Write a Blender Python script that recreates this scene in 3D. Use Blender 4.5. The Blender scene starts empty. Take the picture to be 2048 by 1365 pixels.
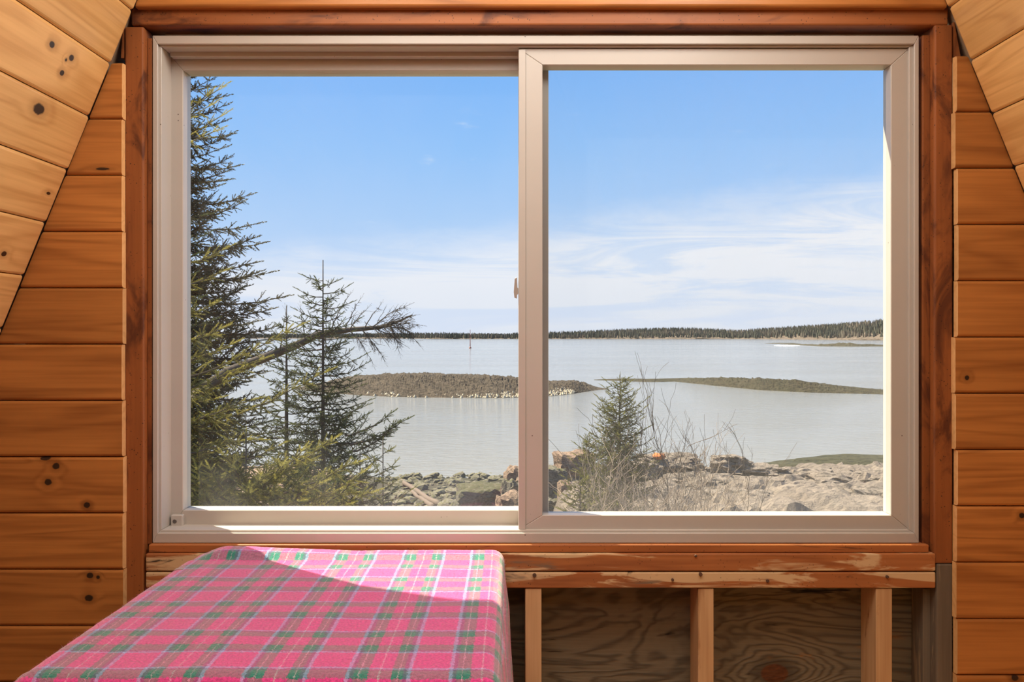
import bpy, bmesh, math, random
import numpy as np
from mathutils import Vector, Matrix, noise as mnoise

# ------------------------------------------------------------------ camera, sky, sun, lights
SC = bpy.context.scene
COL = SC.collection
F = 1625.7            # focal length in pixels of the 2048 px wide frame
D = 1.94              # camera distance from the wall framing plane (y = 0)
CZ = 1.26             # camera height
HX, HY = 1024.0, 670.0

cam = bpy.data.cameras.new('camera')
cam.sensor_width = 36.0
cam.lens = F / 2048 * 36
cam.shift_y = -(682.5 - HY) / 2048
cam.clip_start, cam.clip_end = 0.05, 9000
camo = bpy.data.objects.new('camera', cam)
camo.location = (0, -D, CZ)
camo.rotation_euler = (math.pi / 2, 0, 0)
COL.objects.link(camo)
SC.camera = camo

vs = SC.view_settings
vs.view_transform = 'Standard'; vs.look = 'None'; vs.gamma = 1; vs.use_curve_mapping = False
vs.exposure = 0.0

SKY_STRENGTH = 1.0
SUN_DIR = Vector((0.53, -0.41, -1.0)).normalized()     # direction the sunlight travels
sun = bpy.data.lights.new('sun', 'SUN')
sun.energy = 15.0; sun.angle = math.radians(0.55); sun.color = (1.0, 0.88, 0.66)
suno = bpy.data.objects.new('sun', sun)
suno.rotation_euler = SUN_DIR.to_track_quat('-Z', 'Y').to_euler()
suno.location = (-30, 30, 60)
COL.objects.link(suno)

def area(name, loc, target, sx, sy, power, color):
    l = bpy.data.lights.new(name, 'AREA'); l.shape = 'RECTANGLE'
    l.size, l.size_y, l.energy, l.color = sx, sy, power, color
    o = bpy.data.objects.new(name, l); o.location = loc
    o.rotation_euler = (Vector(target) - Vector(loc)).to_track_quat('-Z', 'Y').to_euler()
    COL.objects.link(o); return o
# added fill lamps high by both slopes; the roof has no windows there
area('slope_fill', (0.60, -0.95, 2.70), (-0.95, -0.85, 2.0), 0.9, 0.5, 29, (1.0, 0.96, 0.90))
area('slope_fill', (-0.46, -0.95, 2.70), (1.05, -0.85, 2.0), 0.9, 0.5, 19, (1.0, 0.96, 0.90))
area('rear_fill', (0.07, -3.2, 3.45), (0.0, -0.5, 0.9), 0.9, 0.9, 14, (1.0, 0.97, 0.93))  # added fill lamp under the ridge, brightens end wall and table; no opening behind it

# ------------------------------------------------------------------ node helpers
class NT:
    def __init__(s, tree):
        s.t = tree; s.n = tree.nodes; s.l = tree.links
    def new(s, typ, **kw):
        n = s.n.new(typ)
        for k, v in kw.items(): setattr(n, k, v)
        return n
    def put(s, sock, v):
        if isinstance(v, bpy.types.NodeSocket): s.l.new(v, sock)
        elif v is not None:
            if isinstance(v, (tuple, list)) and len(v) == 3 and len(getattr(sock, 'default_value', (0,)) if hasattr(sock.default_value, '__len__') else (0,)) == 4:
                v = (*v, 1.0)
            sock.default_value = v
    def math(s, op, a, b=None, c=None, clamp=False):
        n = s.new('ShaderNodeMath', operation=op); n.use_clamp = clamp
        s.put(n.inputs[0], a)
        if b is not None: s.put(n.inputs[1], b)
        if c is not None: s.put(n.inputs[2], c)
        return n.outputs[0]
    def vmath(s, op, a, b=None):
        n = s.new('ShaderNodeVectorMath', operation=op)
        s.put(n.inputs[0], a)
        if b is not None: s.put(n.inputs[1], b)
        return n.outputs['Value'] if op in ('LENGTH', 'DISTANCE', 'DOT_PRODUCT') else n.outputs[0]
    def mix(s, f, a, b, mode='MIX'):
        n = s.new('ShaderNodeMix', data_type='RGBA', blend_type=mode)
        s.put(n.inputs[0], f); s.put(n.inputs[6], a); s.put(n.inputs[7], b)
        return n.outputs[2]
    def noise(s, vec, scale, detail=4, rough=0.55, dist=0.0, color=False):
        n = s.new('ShaderNodeTexNoise')
        if vec is not None: s.put(n.inputs['Vector'], vec)
        n.inputs['Scale'].default_value = scale; n.inputs['Detail'].default_value = detail
        n.inputs['Roughness'].default_value = rough; n.inputs['Distortion'].default_value = dist
        return n.outputs['Color' if color else 'Fac']
    def voro(s, vec, scale, feature='F1', out='Distance', rnd=1.0):
        n = s.new('ShaderNodeTexVoronoi', feature=feature)
        if vec is not None: s.put(n.inputs['Vector'], vec)
        n.inputs['Scale'].default_value = scale; n.inputs['Randomness'].default_value = rnd
        return n.outputs[out]
    def ramp(s, f, stops, mode='LINEAR'):
        n = s.new('ShaderNodeValToRGB'); r = n.color_ramp; r.interpolation = mode
        while len(r.elements) < len(stops): r.elements.new(0.5)
        for e, (p, c) in zip(r.elements, stops):
            e.position = p; e.color = (*c, 1) if len(c) == 3 else c
        s.put(n.inputs[0], f); return n.outputs[0]
    def rng(s, v, a, b, c=0.0, d=1.0, smooth=True):
        n = s.new('ShaderNodeMapRange'); n.interpolation_type = 'SMOOTHSTEP' if smooth else 'LINEAR'
        s.put(n.inputs[0], v)
        for i, x in enumerate((a, b, c, d)): s.put(n.inputs[i + 1], x)
        return n.outputs[0]
    def bump(s, h, strength, dist):
        n = s.new('ShaderNodeBump'); n.inputs['Strength'].default_value = strength
        n.inputs['Distance'].default_value = dist; s.put(n.inputs['Height'], h); return n.outputs[0]
    def scale(s, vec, sc):
        n = s.new('ShaderNodeMapping'); s.put(n.inputs[0], vec); n.inputs['Scale'].default_value = sc
        return n.outputs[0]

def new_mat(name):
    m = bpy.data.materials.new(name); m.use_nodes = True
    t = NT(m.node_tree); t.n.clear()
    t.out = t.new('ShaderNodeOutputMaterial')
    return m, t

def principled(t, color, rough=0.5, normal=None, spec=0.5, **kw):
    p = t.new('ShaderNodeBsdfPrincipled')
    t.put(p.inputs['Base Color'], color); t.put(p.inputs['Roughness'], rough)
    t.put(p.inputs['Specular IOR Level'], spec)
    if normal is not None: t.put(p.inputs['Normal'], normal)
    for k, v in kw.items(): t.put(p.inputs[k.replace('_', ' ')], v)
    return p

def finish(t, sh):
    t.l.new(sh.outputs[0] if not isinstance(sh, bpy.types.NodeSocket) else sh, t.out.inputs[0])

# ------------------------------------------------------------------ world
w = bpy.data.worlds.new('sky'); SC.world = w; w.use_nodes = True
t = NT(w.node_tree); t.n.clear()
tc = t.new('ShaderNodeTexCoord').outputs['Generated']
sep = t.new('ShaderNodeSeparateXYZ'); t.put(sep.inputs[0], tc)
sx, sy, sz = sep.outputs
blue = t.ramp(sz, [(0.0, (0.66, 0.76, 0.96)), (0.06, (0.56, 0.72, 0.97)), (0.14, (0.43, 0.65, 0.98)),
                   (0.22, (0.31, 0.575, 0.99)), (0.31, (0.225, 0.50, 0.99)), (0.6, (0.13, 0.36, 0.85)), (1.0, (0.09, 0.27, 0.70))])
cv = t.scale(tc, (1.6, 1.6, 15.0))
tilt = t.new('ShaderNodeMapping'); t.put(tilt.inputs[0], tc)
tilt.inputs['Rotation'].default_value = (0, math.radians(5), 0); tilt.inputs['Scale'].default_value = (2.0, 2.0, 19.0)
n1 = t.noise(tilt.outputs[0], 1.5, 6, 0.62, 0.9)
n2 = t.noise(t.scale(tc, (5, 5, 16)), 1.7, 6, 0.62, 0.5)
topv = t.math('ADD', t.math('MULTIPLY', sx, 0.105), t.math('ADD', 0.105, t.math('MULTIPLY', n2, 0.055)))
band = t.rng(t.math('SUBTRACT', topv, sz), -0.022, 0.055)
amt = t.math('MULTIPLY', band, t.rng(n1, 0.38, 0.56, 0.40, 1.0))
wisp = t.math('MULTIPLY', t.rng(n2, 0.60, 0.76), t.math('MULTIPLY', t.rng(n1, 0.44, 0.60), 0.55))
wisp = t.math('MULTIPLY', wisp, t.rng(sz, 0.30, 0.22))
cl = t.math('MAXIMUM', amt, wisp, clamp=True)
ccol = t.mix(t.rng(sz, 0.0, 0.12), (0.79, 0.84, 0.94), (0.88, 0.91, 0.98))
colr = t.mix(cl, blue, ccol)
bg = t.new('ShaderNodeBackground'); t.put(bg.inputs[0], colr); bg.inputs[1].default_value = SKY_STRENGTH
wo = t.new('ShaderNodeOutputWorld'); t.l.new(bg.outputs[0], wo.inputs[0])

# ------------------------------------------------------------------ geometry helpers
rnd = random.Random(7)
def P(px, py, y):
    k = (y + D) / F
    return Vector(((px - HX) * k, y, CZ - (py - HY) * k))
def XZ(px, py, y):
    v = P(px, py, y); return (v.x, v.z)

def link(o, parent=None):
    COL.objects.link(o)
    if parent is not None: o.parent = parent
    return o
def tag(o, label=None, cat=None, group=None, kind=None):
    if label: o['label'] = label
    if cat: o['category'] = cat
    if group: o['group'] = group
    if kind: o['kind'] = kind
    return o
def empty(name, loc=(0, 0, 0)):
    o = bpy.data.objects.new(name, None); o.location = loc; o.empty_display_size = 0.1
    return link(o)
def mesh_obj(name, verts, faces, mat, parent=None, smooth=False, loc=None):
    me = bpy.data.meshes.new(name)
    me.from_pydata([tuple(v) for v in verts], [], faces); me.validate(); me.update()
    if smooth: me.polygons.foreach_set('use_smooth', [True] * len(me.polygons))
    if mat: me.materials.append(mat)
    o = bpy.data.objects.new(name, me)
    if loc is not None: o.location = loc
    return link(o, parent)
def bm_obj(name, bm, mat, parent=None, smooth=False, matrix=None):
    bmesh.ops.recalc_face_normals(bm, faces=bm.faces)
    me = bpy.data.meshes.new(name); bm.to_mesh(me); bm.free()
    if smooth: me.polygons.foreach_set('use_smooth', [True] * len(me.polygons))
    if mat: me.materials.append(mat)
    o = bpy.data.objects.new(name, me)
    if matrix is not None: o.matrix_world = matrix
    return link(o, parent)
def prism_bm(poly, y0, y1, bevel=0.0, seg=1):
    """poly: list of (x, z) outline, extruded from y0 to y1"""
    bm = bmesh.new()
    a = [bm.verts.new((x, y0, z)) for x, z in poly]
    b = [bm.verts.new((x, y1, z)) for x, z in poly]
    bm.faces.new(a); bm.faces.new(b[::-1])
    n = len(poly)
    for i in range(n): bm.faces.new((a[i], b[i], b[(i + 1) % n], a[(i + 1) % n]))
    if bevel:
        bmesh.ops.bevel(bm, geom=list(bm.edges), offset=bevel, segments=seg, profile=0.5, affect='EDGES')
    return bm
def prism(name, poly, y0, y1, mat, parent=None, bevel=0.0, seg=1):
    """the object's origin sits in its middle"""
    cx = sum(p[0] for p in poly) / len(poly); cz = sum(p[1] for p in poly) / len(poly); cy = (y0 + y1) / 2
    bm = prism_bm([(x - cx, z - cz) for x, z in poly], y0 - cy, y1 - cy, bevel, seg)
    return bm_obj(name, bm, mat, parent, matrix=Matrix.Translation((cx, cy, cz)))
def pbox(name, x0, y0, x1, y1, ya, yb, mat, parent=None, bevel=0.0, seg=1):
    """box whose front face covers the pixel rectangle at depth ya"""
    a = P(x0, y0, ya); b = P(x1, y1, ya)
    return prism(name, [(a.x, b.z), (b.x, b.z), (b.x, a.z), (a.x, a.z)], ya, yb, mat, parent, bevel, seg)
def box(name, lo, hi, mat, parent=None, bevel=0.0):
    return prism(name, [(lo[0], lo[2]), (hi[0], lo[2]), (hi[0], hi[2]), (lo[0], hi[2])], lo[1], hi[1], mat, parent, bevel)
def tube_arrays(pts, radii, n=6):
    V, Fc = [], []
    m = len(pts)
    up = Vector((0, 0, 1))
    for i, p in enumerate(pts):
        d = (pts[min(i + 1, m - 1)] - pts[max(i - 1, 0)])
        d = d.normalized() if d.length > 1e-9 else Vector((0, 0, 1))
        a = d.cross(up if abs(d.z) < 0.9 else Vector((1, 0, 0))).normalized(); b = d.cross(a)
        for k in range(n):
            an = 2 * math.pi * k / n
            V.append(p + (a * math.cos(an) + b * math.sin(an)) * radii[i])
    for i in range(m - 1):
        for k in range(n):
            k2 = (k + 1) % n
            Fc.append((i * n + k, i * n + k2, (i + 1) * n + k2, (i + 1) * n + k))
    Fc.append(tuple(range(n))[::-1]); Fc.append(tuple((m - 1) * n + k for k in range(n)))
    return V, Fc
class Soup:
    def __init__(s): s.v, s.f = [], []
    def add(s, V, Fc):
        o = len(s.v); s.v += V; s.f += [tuple(i + o for i in f) for f in Fc]
    def tube(s, pts, radii, n=5): s.add(*tube_arrays(pts, radii, n))

# ------------------------------------------------------------------ materials
def wood_mat(name, light, dark, rough=0.38, ring=26.0, along=(0.55, 7.0, 7.0), contrast=0.55, knots=(), stain=None,
             axis='X', spec=0.45, vary=0.22, speck=0.0, bump=0.12, fine=1.0):
    """timber: local X (or Z) runs along the grain"""
    m, t = new_mat(name)
    co = t.new('ShaderNodeTexCoord').outputs['Object']
    if axis == 'Z':
        s_ = t.new('ShaderNodeSeparateXYZ'); t.put(s_.inputs[0], co)
        c_ = t.new('ShaderNodeCombineXYZ'); t.put(c_.inputs[0], s_.outputs[2]); t.put(c_.inputs[1], s_.outputs[1]); t.put(c_.inputs[2], s_.outputs[0])
        co = c_.outputs[0]
    oi = t.new('ShaderNodeObjectInfo').outputs['Random']
    off = t.math('MULTIPLY', oi, 37.0)
    vec = t.vmath('ADD', t.scale(co, along), off)
    field = t.noise(vec, 1.0, 3, 0.5, 0.6)
    kdark = None; khalo = None
    sp = t.new('ShaderNodeSeparateXYZ'); t.put(sp.inputs[0], co)
    for (kx, kz, kr, el) in knots:
        dx = t.math('DIVIDE', t.math('SUBTRACT', sp.outputs[0], kx), kr * el)
        dz = t.math('DIVIDE', t.math('SUBTRACT', sp.outputs[2], kz), kr)
        d = t.math('SQRT', t.math('ADD', t.math('MULTIPLY', dx, dx), t.math('MULTIPLY', dz, dz)))
        wob = t.math('ADD', d, t.math('MULTIPLY', t.math('SUBTRACT', t.noise(t.scale(co, (90, 90, 90)), 1.0, 2), 0.5), 0.5))
        kd = t.rng(wob, 1.1, 0.75); kh = t.rng(wob, 2.6, 1.0)
        field = t.math('ADD', field, t.math('MULTIPLY', t.rng(d, 4.5, 0.8), 0.07))
        kdark = kd if kdark is None else t.math('MAXIMUM', kdark, kd)
        khalo = kh if khalo is None else t.math('MAXIMUM', khalo, kh)
    rings = t.math('ADD', t.math('MULTIPLY', t.math('SINE', t.math('MULTIPLY', field, ring * 2.2)), 0.5), 0.5)
    rings = t.math('POWER', rings, 2.2)
    fg = t.noise(t.vmath('ADD', t.scale(co, (3.0, 110.0, 110.0)), off), 1.0, 3, 0.6)
    lo = t.noise(t.vmath('ADD', t.scale(co, (2.0, 9.0, 9.0)), off), 1.0, 3, 0.6)
    f = t.math('ADD', t.math('MULTIPLY', rings, 0.45), t.math('ADD', t.math('MULTIPLY', t.rng(fg, 0.35, 0.7), 0.32 * fine), t.math('MULTIPLY', t.rng(lo, 0.3, 0.75), 0.38)))
    col = t.mix(t.math('MULTIPLY', f, contrast, clamp=True), light, dark)
    if stain:
        for (scol, sc, lo_, hi_, seed) in stain:
            sv = t.noise(t.vmath('ADD', t.vmath('ADD', t.scale(co, sc), off), (seed, seed * 1.7, seed * 0.3)), 1.0, 5, 0.6, 0.8)
            col = t.mix(t.rng(sv, lo_, hi_), col, scol)
    if khalo is not None:
        col = t.mix(t.math('MULTIPLY', khalo, 0.35), col, tuple(c * 0.55 for c in dark))
        col = t.mix(kdark, col, (0.030, 0.014, 0.008))
    if speck:
        vv = t.voro(t.scale(co, (1, 1, 1)), 130.0)
        pick = t.noise(co, 45.0, 2)
        col = t.mix(t.math('MULTIPLY', t.rng(vv, 0.24, 0.14), t.rng(pick, 0.5, 0.6, 0, speck)), col, (0.02, 0.010, 0.007))
    hsv = t.new('ShaderNodeHueSaturation'); t.put(hsv.inputs['Color'], col)
    t.put(hsv.inputs['Value'], t.math('ADD', 1.0 - vary / 2, t.math('MULTIPLY', oi, vary)))
    b = t.bump(t.math('ADD', t.math('MULTIPLY', fg, 0.6), t.math('MULTIPLY', rings, 0.3)), bump, 0.002)
    finish(t, principled(t, hsv.outputs[0], t.math('ADD', rough, t.math('MULTIPLY', fg, 0.12)), b, spec))
    return m

PINE_L, PINE_D = (0.55, 0.225, 0.055), (0.22, 0.070, 0.015)
def pine(knots=(), name='varnished_pine'):
    return wood_mat(name, PINE_L, PINE_D, rough=0.34, knots=knots, contrast=0.72)
M_PINE = pine()
SLOPE_L, SLOPE_D = (0.82, 0.51, 0.20), (0.46, 0.21, 0.055)
def slope_pine(knots=(), name='pale_varnished_pine'):
    return wood_mat(name, SLOPE_L, SLOPE_D, rough=0.28, knots=knots, contrast=0.62, spec=0.6)
M_SLOPE = slope_pine()
M_FRAME_V = wood_mat('stained_framing', (0.33, 0.108, 0.028), (0.13, 0.036, 0.010), rough=0.45, axis='Z', speck=0.8,
                     stain=[((0.10, 0.028, 0.010), (5, 14, 14), 0.50, 0.68, 3.0)], ring=14)
M_FRAME_H = wood_mat('stained_framing_level', (0.36, 0.12, 0.032), (0.17, 0.05, 0.014), rough=0.45, speck=0.8,
                     stain=[((0.10, 0.028, 0.010), (5, 14, 14), 0.50, 0.68, 5.0)], ring=14)
M_SILL = wood_mat('stained_sill_strip', (0.46, 0.16, 0.045), (0.16, 0.045, 0.014), rough=0.45, speck=0.6,
                  stain=[((0.05, 0.02, 0.012), (4, 20, 30), 0.60, 0.72, 8.0)], ring=12)
def plate_mat(name, seed, bare=0.52, grey=0.6):
    return wood_mat(name, (0.46, 0.17, 0.050), (0.20, 0.055, 0.016), rough=0.6, ring=20, along=(0.9, 9, 9), contrast=0.7, speck=0.5,
                    stain=[((0.66, 0.46, 0.25), (2.6, 10, 16), bare, bare + 0.07, seed),
                           ((0.17, 0.13, 0.085), (3.2, 9, 12), grey, grey + 0.09, seed + 4),
                           ((0.035, 0.022, 0.015), (7.0, 16, 22), 0.60, 0.70, seed + 9)], vary=0.05)
M_PLATE_A = plate_mat('weathered_plate', 2.0, 0.50, 0.63)
M_PLATE_B = plate_mat('weathered_plate_lower', 6.0, 0.46, 0.53)
M_STUD = wood_mat('bare_stud', (0.70, 0.46, 0.24), (0.42, 0.21, 0.08), rough=0.65, axis='Z', ring=16, contrast=0.6, vary=0.25,
                  stain=[((0.27, 0.10, 0.03), (3, 12, 12), 0.60, 0.72, 2.0)])
M_GREYPOST = wood_mat('grey_weathered_post', (0.17, 0.135, 0.095), (0.075, 0.055, 0.038), rough=0.75, axis='Z', ring=18,
                      stain=[((0.30, 0.22, 0.13), (2, 22, 22), 0.55, 0.64, 1.0)])
M_TRIM_R = wood_mat('stained_framing_worn_foot', (0.40, 0.135, 0.035), (0.16, 0.045, 0.012), rough=0.5, axis='Z', speck=0.8, ring=14,
                    stain=[((0.10, 0.028, 0.010), (5, 14, 14), 0.50, 0.68, 3.0)])

def plywood_mat():
    m, t = new_mat('weathered_plywood')
    co = t.new('ShaderNodeTexCoord').outputs['Object']
    sp = t.new('ShaderNodeSeparateXYZ'); t.put(sp.inputs[0], co)
    c = P(1549, 1348, 0.089)
    dx = t.math('DIVIDE', t.math('SUBTRACT', sp.outputs[0], c.x), 0.033); dz = t.math('DIVIDE', t.math('SUBTRACT', sp.outputs[2], c.z), 0.023)
    d = t.math('SQRT', t.math('ADD', t.math('MULTIPLY', dx, dx), t.math('MULTIPLY', dz, dz)))
    field = t.noise(t.scale(co, (1.4, 3.0, 5.2)), 1.0, 4, 0.55, 0.9)
    field = t.math('ADD', field, t.math('MULTIPLY', t.rng(d, 6, 0.8), 0.35))
    rings = t.math('POWER', t.math('ADD', t.math('MULTIPLY', t.math('SINE', t.math('MULTIPLY', field, 85.0)), 0.5), 0.5), 2.0)
    fg = t.noise(t.scale(co, (8, 8, 170)), 1.0, 4, 0.6)
    f = t.math('ADD', t.math('MULTIPLY', rings, 0.55), t.math('MULTIPLY', fg, 0.55), clamp=True)
    col = t.mix(f, (0.24, 0.20, 0.13), (0.085, 0.07, 0.048))
    br = t.noise(t.scale(co, (3.2, 3, 9)), 1.3, 4, 0.6, 0.7)
    col = t.mix(t.rng(br, 0.62, 0.72, 0, 0.8), col, (0.36, 0.18, 0.065))
    dk = t.noise(t.scale(co, (5, 5, 34)), 1.2, 4, 0.6, 0.3)
    col = t.mix(t.rng(dk, 0.65, 0.73), col, (0.016, 0.012, 0.009))
    col = t.mix(t.rng(d, 2.4, 1.0, 0, 0.6), col, (0.03, 0.02, 0.013))
    kn = t.noise(t.scale(co, (60, 60, 160)), 1.0, 3)
    col = t.mix(t.rng(d, 1.15, 0.9), col, t.mix(kn, (0.035, 0.016, 0.009), (0.19, 0.07, 0.024)))
    b = t.bump(t.math('ADD', rings, fg), 0.35, 0.003)
    finish(t, principled(t, col, 0.8, b, 0.25)); return m
M_PLY = plywood_mat()

def vinyl_mat():
    m, t = new_mat('white_vinyl')
    co = t.new('ShaderNodeTexCoord').outputs['Object']
    n = t.noise(co, 6, 4, 0.6)
    col = t.mix(n, (0.52, 0.49, 0.445), (0.47, 0.44, 0.395))
    vv = t.voro(co, 42.0); pick = t.noise(t.vmath('ADD', co, (3.1, 1.7, 0.4)), 9.0, 2)
    col = t.mix(t.math('MULTIPLY', t.rng(vv, 0.075, 0.04), t.rng(pick, 0.56, 0.6)), col, (0.06, 0.04, 0.03))
    d = t.noise(t.scale(co, (30, 30, 30)), 1.0, 5, 0.7)
    col = t.mix(t.rng(d, 0.66, 0.8, 0, 0.35), col, (0.30, 0.24, 0.18))
    finish(t, principled(t, col, 0.34, None, 0.45)); return m
M_VINYL = vinyl_mat()

def glass_mat():
    m, t = new_mat('window_glass')
    geo = t.new('ShaderNodeNewGeometry').outputs['Position']
    tr = t.new('ShaderNodeBsdfTransparent'); tr.inputs[0].default_value = (0.975, 0.985, 0.98, 1)
    gl = t.new('ShaderNodeBsdfGlossy'); gl.inputs['Roughness'].default_value = 0.02; gl.inputs[0].default_value = (1, 1, 1, 1)
    fr = t.new('ShaderNodeFresnel'); fr.inputs[0].default_value = 1.45
    m1 = t.new('ShaderNodeMixShader'); t.put(m1.inputs[0], t.math('MULTIPLY', fr.outputs[0], 0.8)); t.l.new(tr.outputs[0], m1.inputs[1]); t.l.new(gl.outputs[0], m1.inputs[2])
    du = t.new('ShaderNodeBsdfTranslucent'); du.inputs[0].default_value = (0.8, 0.78, 0.74, 1)
    sp = t.new('ShaderNodeSeparateXYZ'); t.put(sp.inputs[0], geo)
    n = t.noise(t.scale(geo, (9, 1, 5)), 1.0, 5, 0.65, 0.4)
    low = t.rng(sp.outputs[2], 1.05, 0.80)          # grime gathers along the bottom of the pane
    f = t.math('MULTIPLY', t.math('ADD', 0.012, t.math('MULTIPLY', low, 0.036)), t.rng(n, 0.25, 0.75, 0.35, 1.5))
    m2 = t.new('ShaderNodeMixShader'); t.put(m2.inputs[0], f); t.l.new(m1.outputs[0], m2.inputs[1]); t.l.new(du.outputs[0], m2.inputs[2])
    finish(t, m2.outputs[0]); return m
M_GLASS = glass_mat()
def screen_mat():
    m, t = new_mat('insect_screen_mesh')
    co = t.new('ShaderNodeNewGeometry').outputs['Position']
    sp = t.new('ShaderNodeSeparateXYZ'); t.put(sp.inputs[0], co)
    n = t.noise(t.scale(co, (7, 1, 4)), 1.0, 5, 0.65, 0.4)
    tr = t.new('ShaderNodeBsdfTransparent')
    di = t.new('ShaderNodeBsdfDiffuse'); di.inputs[0].default_value = (0.42, 0.41, 0.38, 1)
    tl = t.new('ShaderNodeBsdfTranslucent'); tl.inputs[0].default_value = (0.42, 0.41, 0.38, 1)
    ad = t.new('ShaderNodeMixShader'); ad.inputs[0].default_value = 0.5
    t.l.new(di.outputs[0], ad.inputs[1]); t.l.new(tl.outputs[0], ad.inputs[2])
    mx = t.new('ShaderNodeMixShader')
    low = t.rng(sp.outputs[2], 1.06, 0.80)
    t.put(mx.inputs[0], t.math('ADD', t.rng(n, 0.3, 0.7, 0.045, 0.07), t.math('MULTIPLY', low, 0.06)))
    t.l.new(tr.outputs[0], mx.inputs[1]); t.l.new(ad.outputs[0], mx.inputs[2])
    finish(t, mx.outputs[0]); return m
M_SCREEN = screen_mat()

def plain(name, col, rough=0.5, metallic=0.0, spec=0.5, nscale=20, var=0.15):
    m, t = new_mat(name)
    n = t.noise(t.new('ShaderNodeTexCoord').outputs['Object'], nscale, 4)
    c = t.mix(n, tuple(x * (1 - var) for x in col), tuple(min(1, x * (1 + var)) for x in col))
    finish(t, principled(t, c, rough, None, spec, Metallic=metallic)); return m
M_LATCH = plain('latch_metal', (0.42, 0.38, 0.34), 0.4, 0.3)
M_SCREW = plain('screw_steel', (0.16, 0.15, 0.14), 0.4, 0.6)
M_TABLE = plain('table_wood', (0.22, 0.11, 0.05), 0.5)
M_CHIP = plain('grey_chip', (0.45, 0.40, 0.36), 0.7)
M_FLOOR = wood_mat('floor_boards', (0.40, 0.24, 0.11), (0.22, 0.11, 0.045), rough=0.4)
M_ROOF = wood_mat('rough_roof_boards', (0.30, 0.20, 0.12), (0.14, 0.085, 0.05), rough=0.7)

def plaid_mat(name, hair=False):
    m, t = new_mat(name)
    uv = t.new('ShaderNodeUVMap'); uv.uv_map = 'cloth'
    wv = t.noise(t.vmath('MULTIPLY', uv.outputs[0], (260, 260, 0)), 1.0, 3, 0.6, color=True)
    wob = t.vmath('MULTIPLY', t.vmath('SUBTRACT', wv, (0.5, 0.5, 0.5)), (0.012, 0.012, 0))
    u2 = t.vmath('ADD', uv.outputs[0], wob)
    s_ = t.new('ShaderNodeSeparateXYZ'); t.put(s_.inputs[0], u2)
    PER = 0.158
    fu = t.math('FRACT', t.math('DIVIDE', s_.outputs[0], PER)); fv = t.math('FRACT', t.math('DIVIDE', s_.outputs[1], PER))
    PK, LB, NV, GR, WH = (0.79, 0.070, 0.325), (0.40, 0.48, 0.86), (0.14, 0.10, 0.24), (0.030, 0.25, 0.19), (0.90, 0.60, 0.74)
    warp = [(0, PK), (.350, LB), (.385, NV), (.425, GR), (.475, WH), (.483, GR), (.560, PK), (.665, WH), (.677, PK), (.790, GR), (.855, WH), (.862, GR), (.905, NV), (.945, LB), (.982, PK)]
    weft = [(0, PK), (.350, LB), (.380, NV), (.420, GR), (.560, PK), (.790, GR), (.925, NV), (.955, LB), (.985, PK)]
    a = t.ramp(fu, warp, 'CONSTANT'); b = t.ramp(fv, weft, 'CONSTANT')
    yarn = t.noise(t.vmath('MULTIPLY', uv.outputs[0], (900, 900, 0)), 1.0, 2)
    blotch = t.noise(t.vmath('MULTIPLY', uv.outputs[0], (220, 220, 0)), 1.0, 3)
    col = t.mix(t.rng(yarn, 0.30, 0.70, 0.25, 0.75), a, b)
    hs = t.new('ShaderNodeHueSaturation'); t.put(hs.inputs['Color'], col)
    t.put(hs.inputs['Value'], t.rng(blotch, 0.25, 0.75, 0.75, 1.22))
    nb = t.bump(t.math('ADD', t.math('MULTIPLY', blotch, 1.0), yarn), 0.6, 0.003)
    p = principled(t, t.mix(0.4, hs.outputs[0], (0.85, 0.62, 0.66)) if hair else hs.outputs[0], 0.95, None if hair else nb, 0.1)
    p.inputs['Sheen Weight'].default_value = 0.9; p.inputs['Sheen Roughness'].default_value = 0.4
    p.inputs['Sheen Tint'].default_value = (1.0, 0.90, 0.76, 1)
    finish(t, p); return m
M_PLAID = plaid_mat('plaid_wool'); M_FUZZ = plaid_mat('plaid_wool_fuzz', True)

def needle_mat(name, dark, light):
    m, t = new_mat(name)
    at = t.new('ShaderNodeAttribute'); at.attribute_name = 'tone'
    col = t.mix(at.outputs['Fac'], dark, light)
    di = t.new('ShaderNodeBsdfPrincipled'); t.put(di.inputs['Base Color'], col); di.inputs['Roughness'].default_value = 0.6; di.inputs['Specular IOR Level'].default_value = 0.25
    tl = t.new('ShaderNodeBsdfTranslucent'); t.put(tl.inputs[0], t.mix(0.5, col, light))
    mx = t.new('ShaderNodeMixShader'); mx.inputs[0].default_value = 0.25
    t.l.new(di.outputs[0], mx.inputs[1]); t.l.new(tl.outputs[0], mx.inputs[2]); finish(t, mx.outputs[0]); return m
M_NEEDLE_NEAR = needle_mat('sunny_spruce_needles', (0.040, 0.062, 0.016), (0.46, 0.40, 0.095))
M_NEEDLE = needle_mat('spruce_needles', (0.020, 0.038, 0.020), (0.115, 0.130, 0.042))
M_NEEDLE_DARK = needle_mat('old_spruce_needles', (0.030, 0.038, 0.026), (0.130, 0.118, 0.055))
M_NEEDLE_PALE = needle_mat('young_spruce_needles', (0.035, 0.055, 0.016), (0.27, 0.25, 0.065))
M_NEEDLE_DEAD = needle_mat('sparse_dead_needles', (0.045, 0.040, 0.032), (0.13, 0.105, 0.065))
M_BARK = plain('spruce_bark', (0.085, 0.070, 0.058), 0.9, nscale=30, var=0.5, spec=0.1)
M_TWIG = plain('bare_twig_bark', (0.36, 0.28, 0.21), 0.85, nscale=14, var=0.45, spec=0.15)
M_TWIG_DARK = plain('dark_twig_bark', (0.13, 0.095, 0.07), 0.85, nscale=14, var=0.4, spec=0.15)

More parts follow.
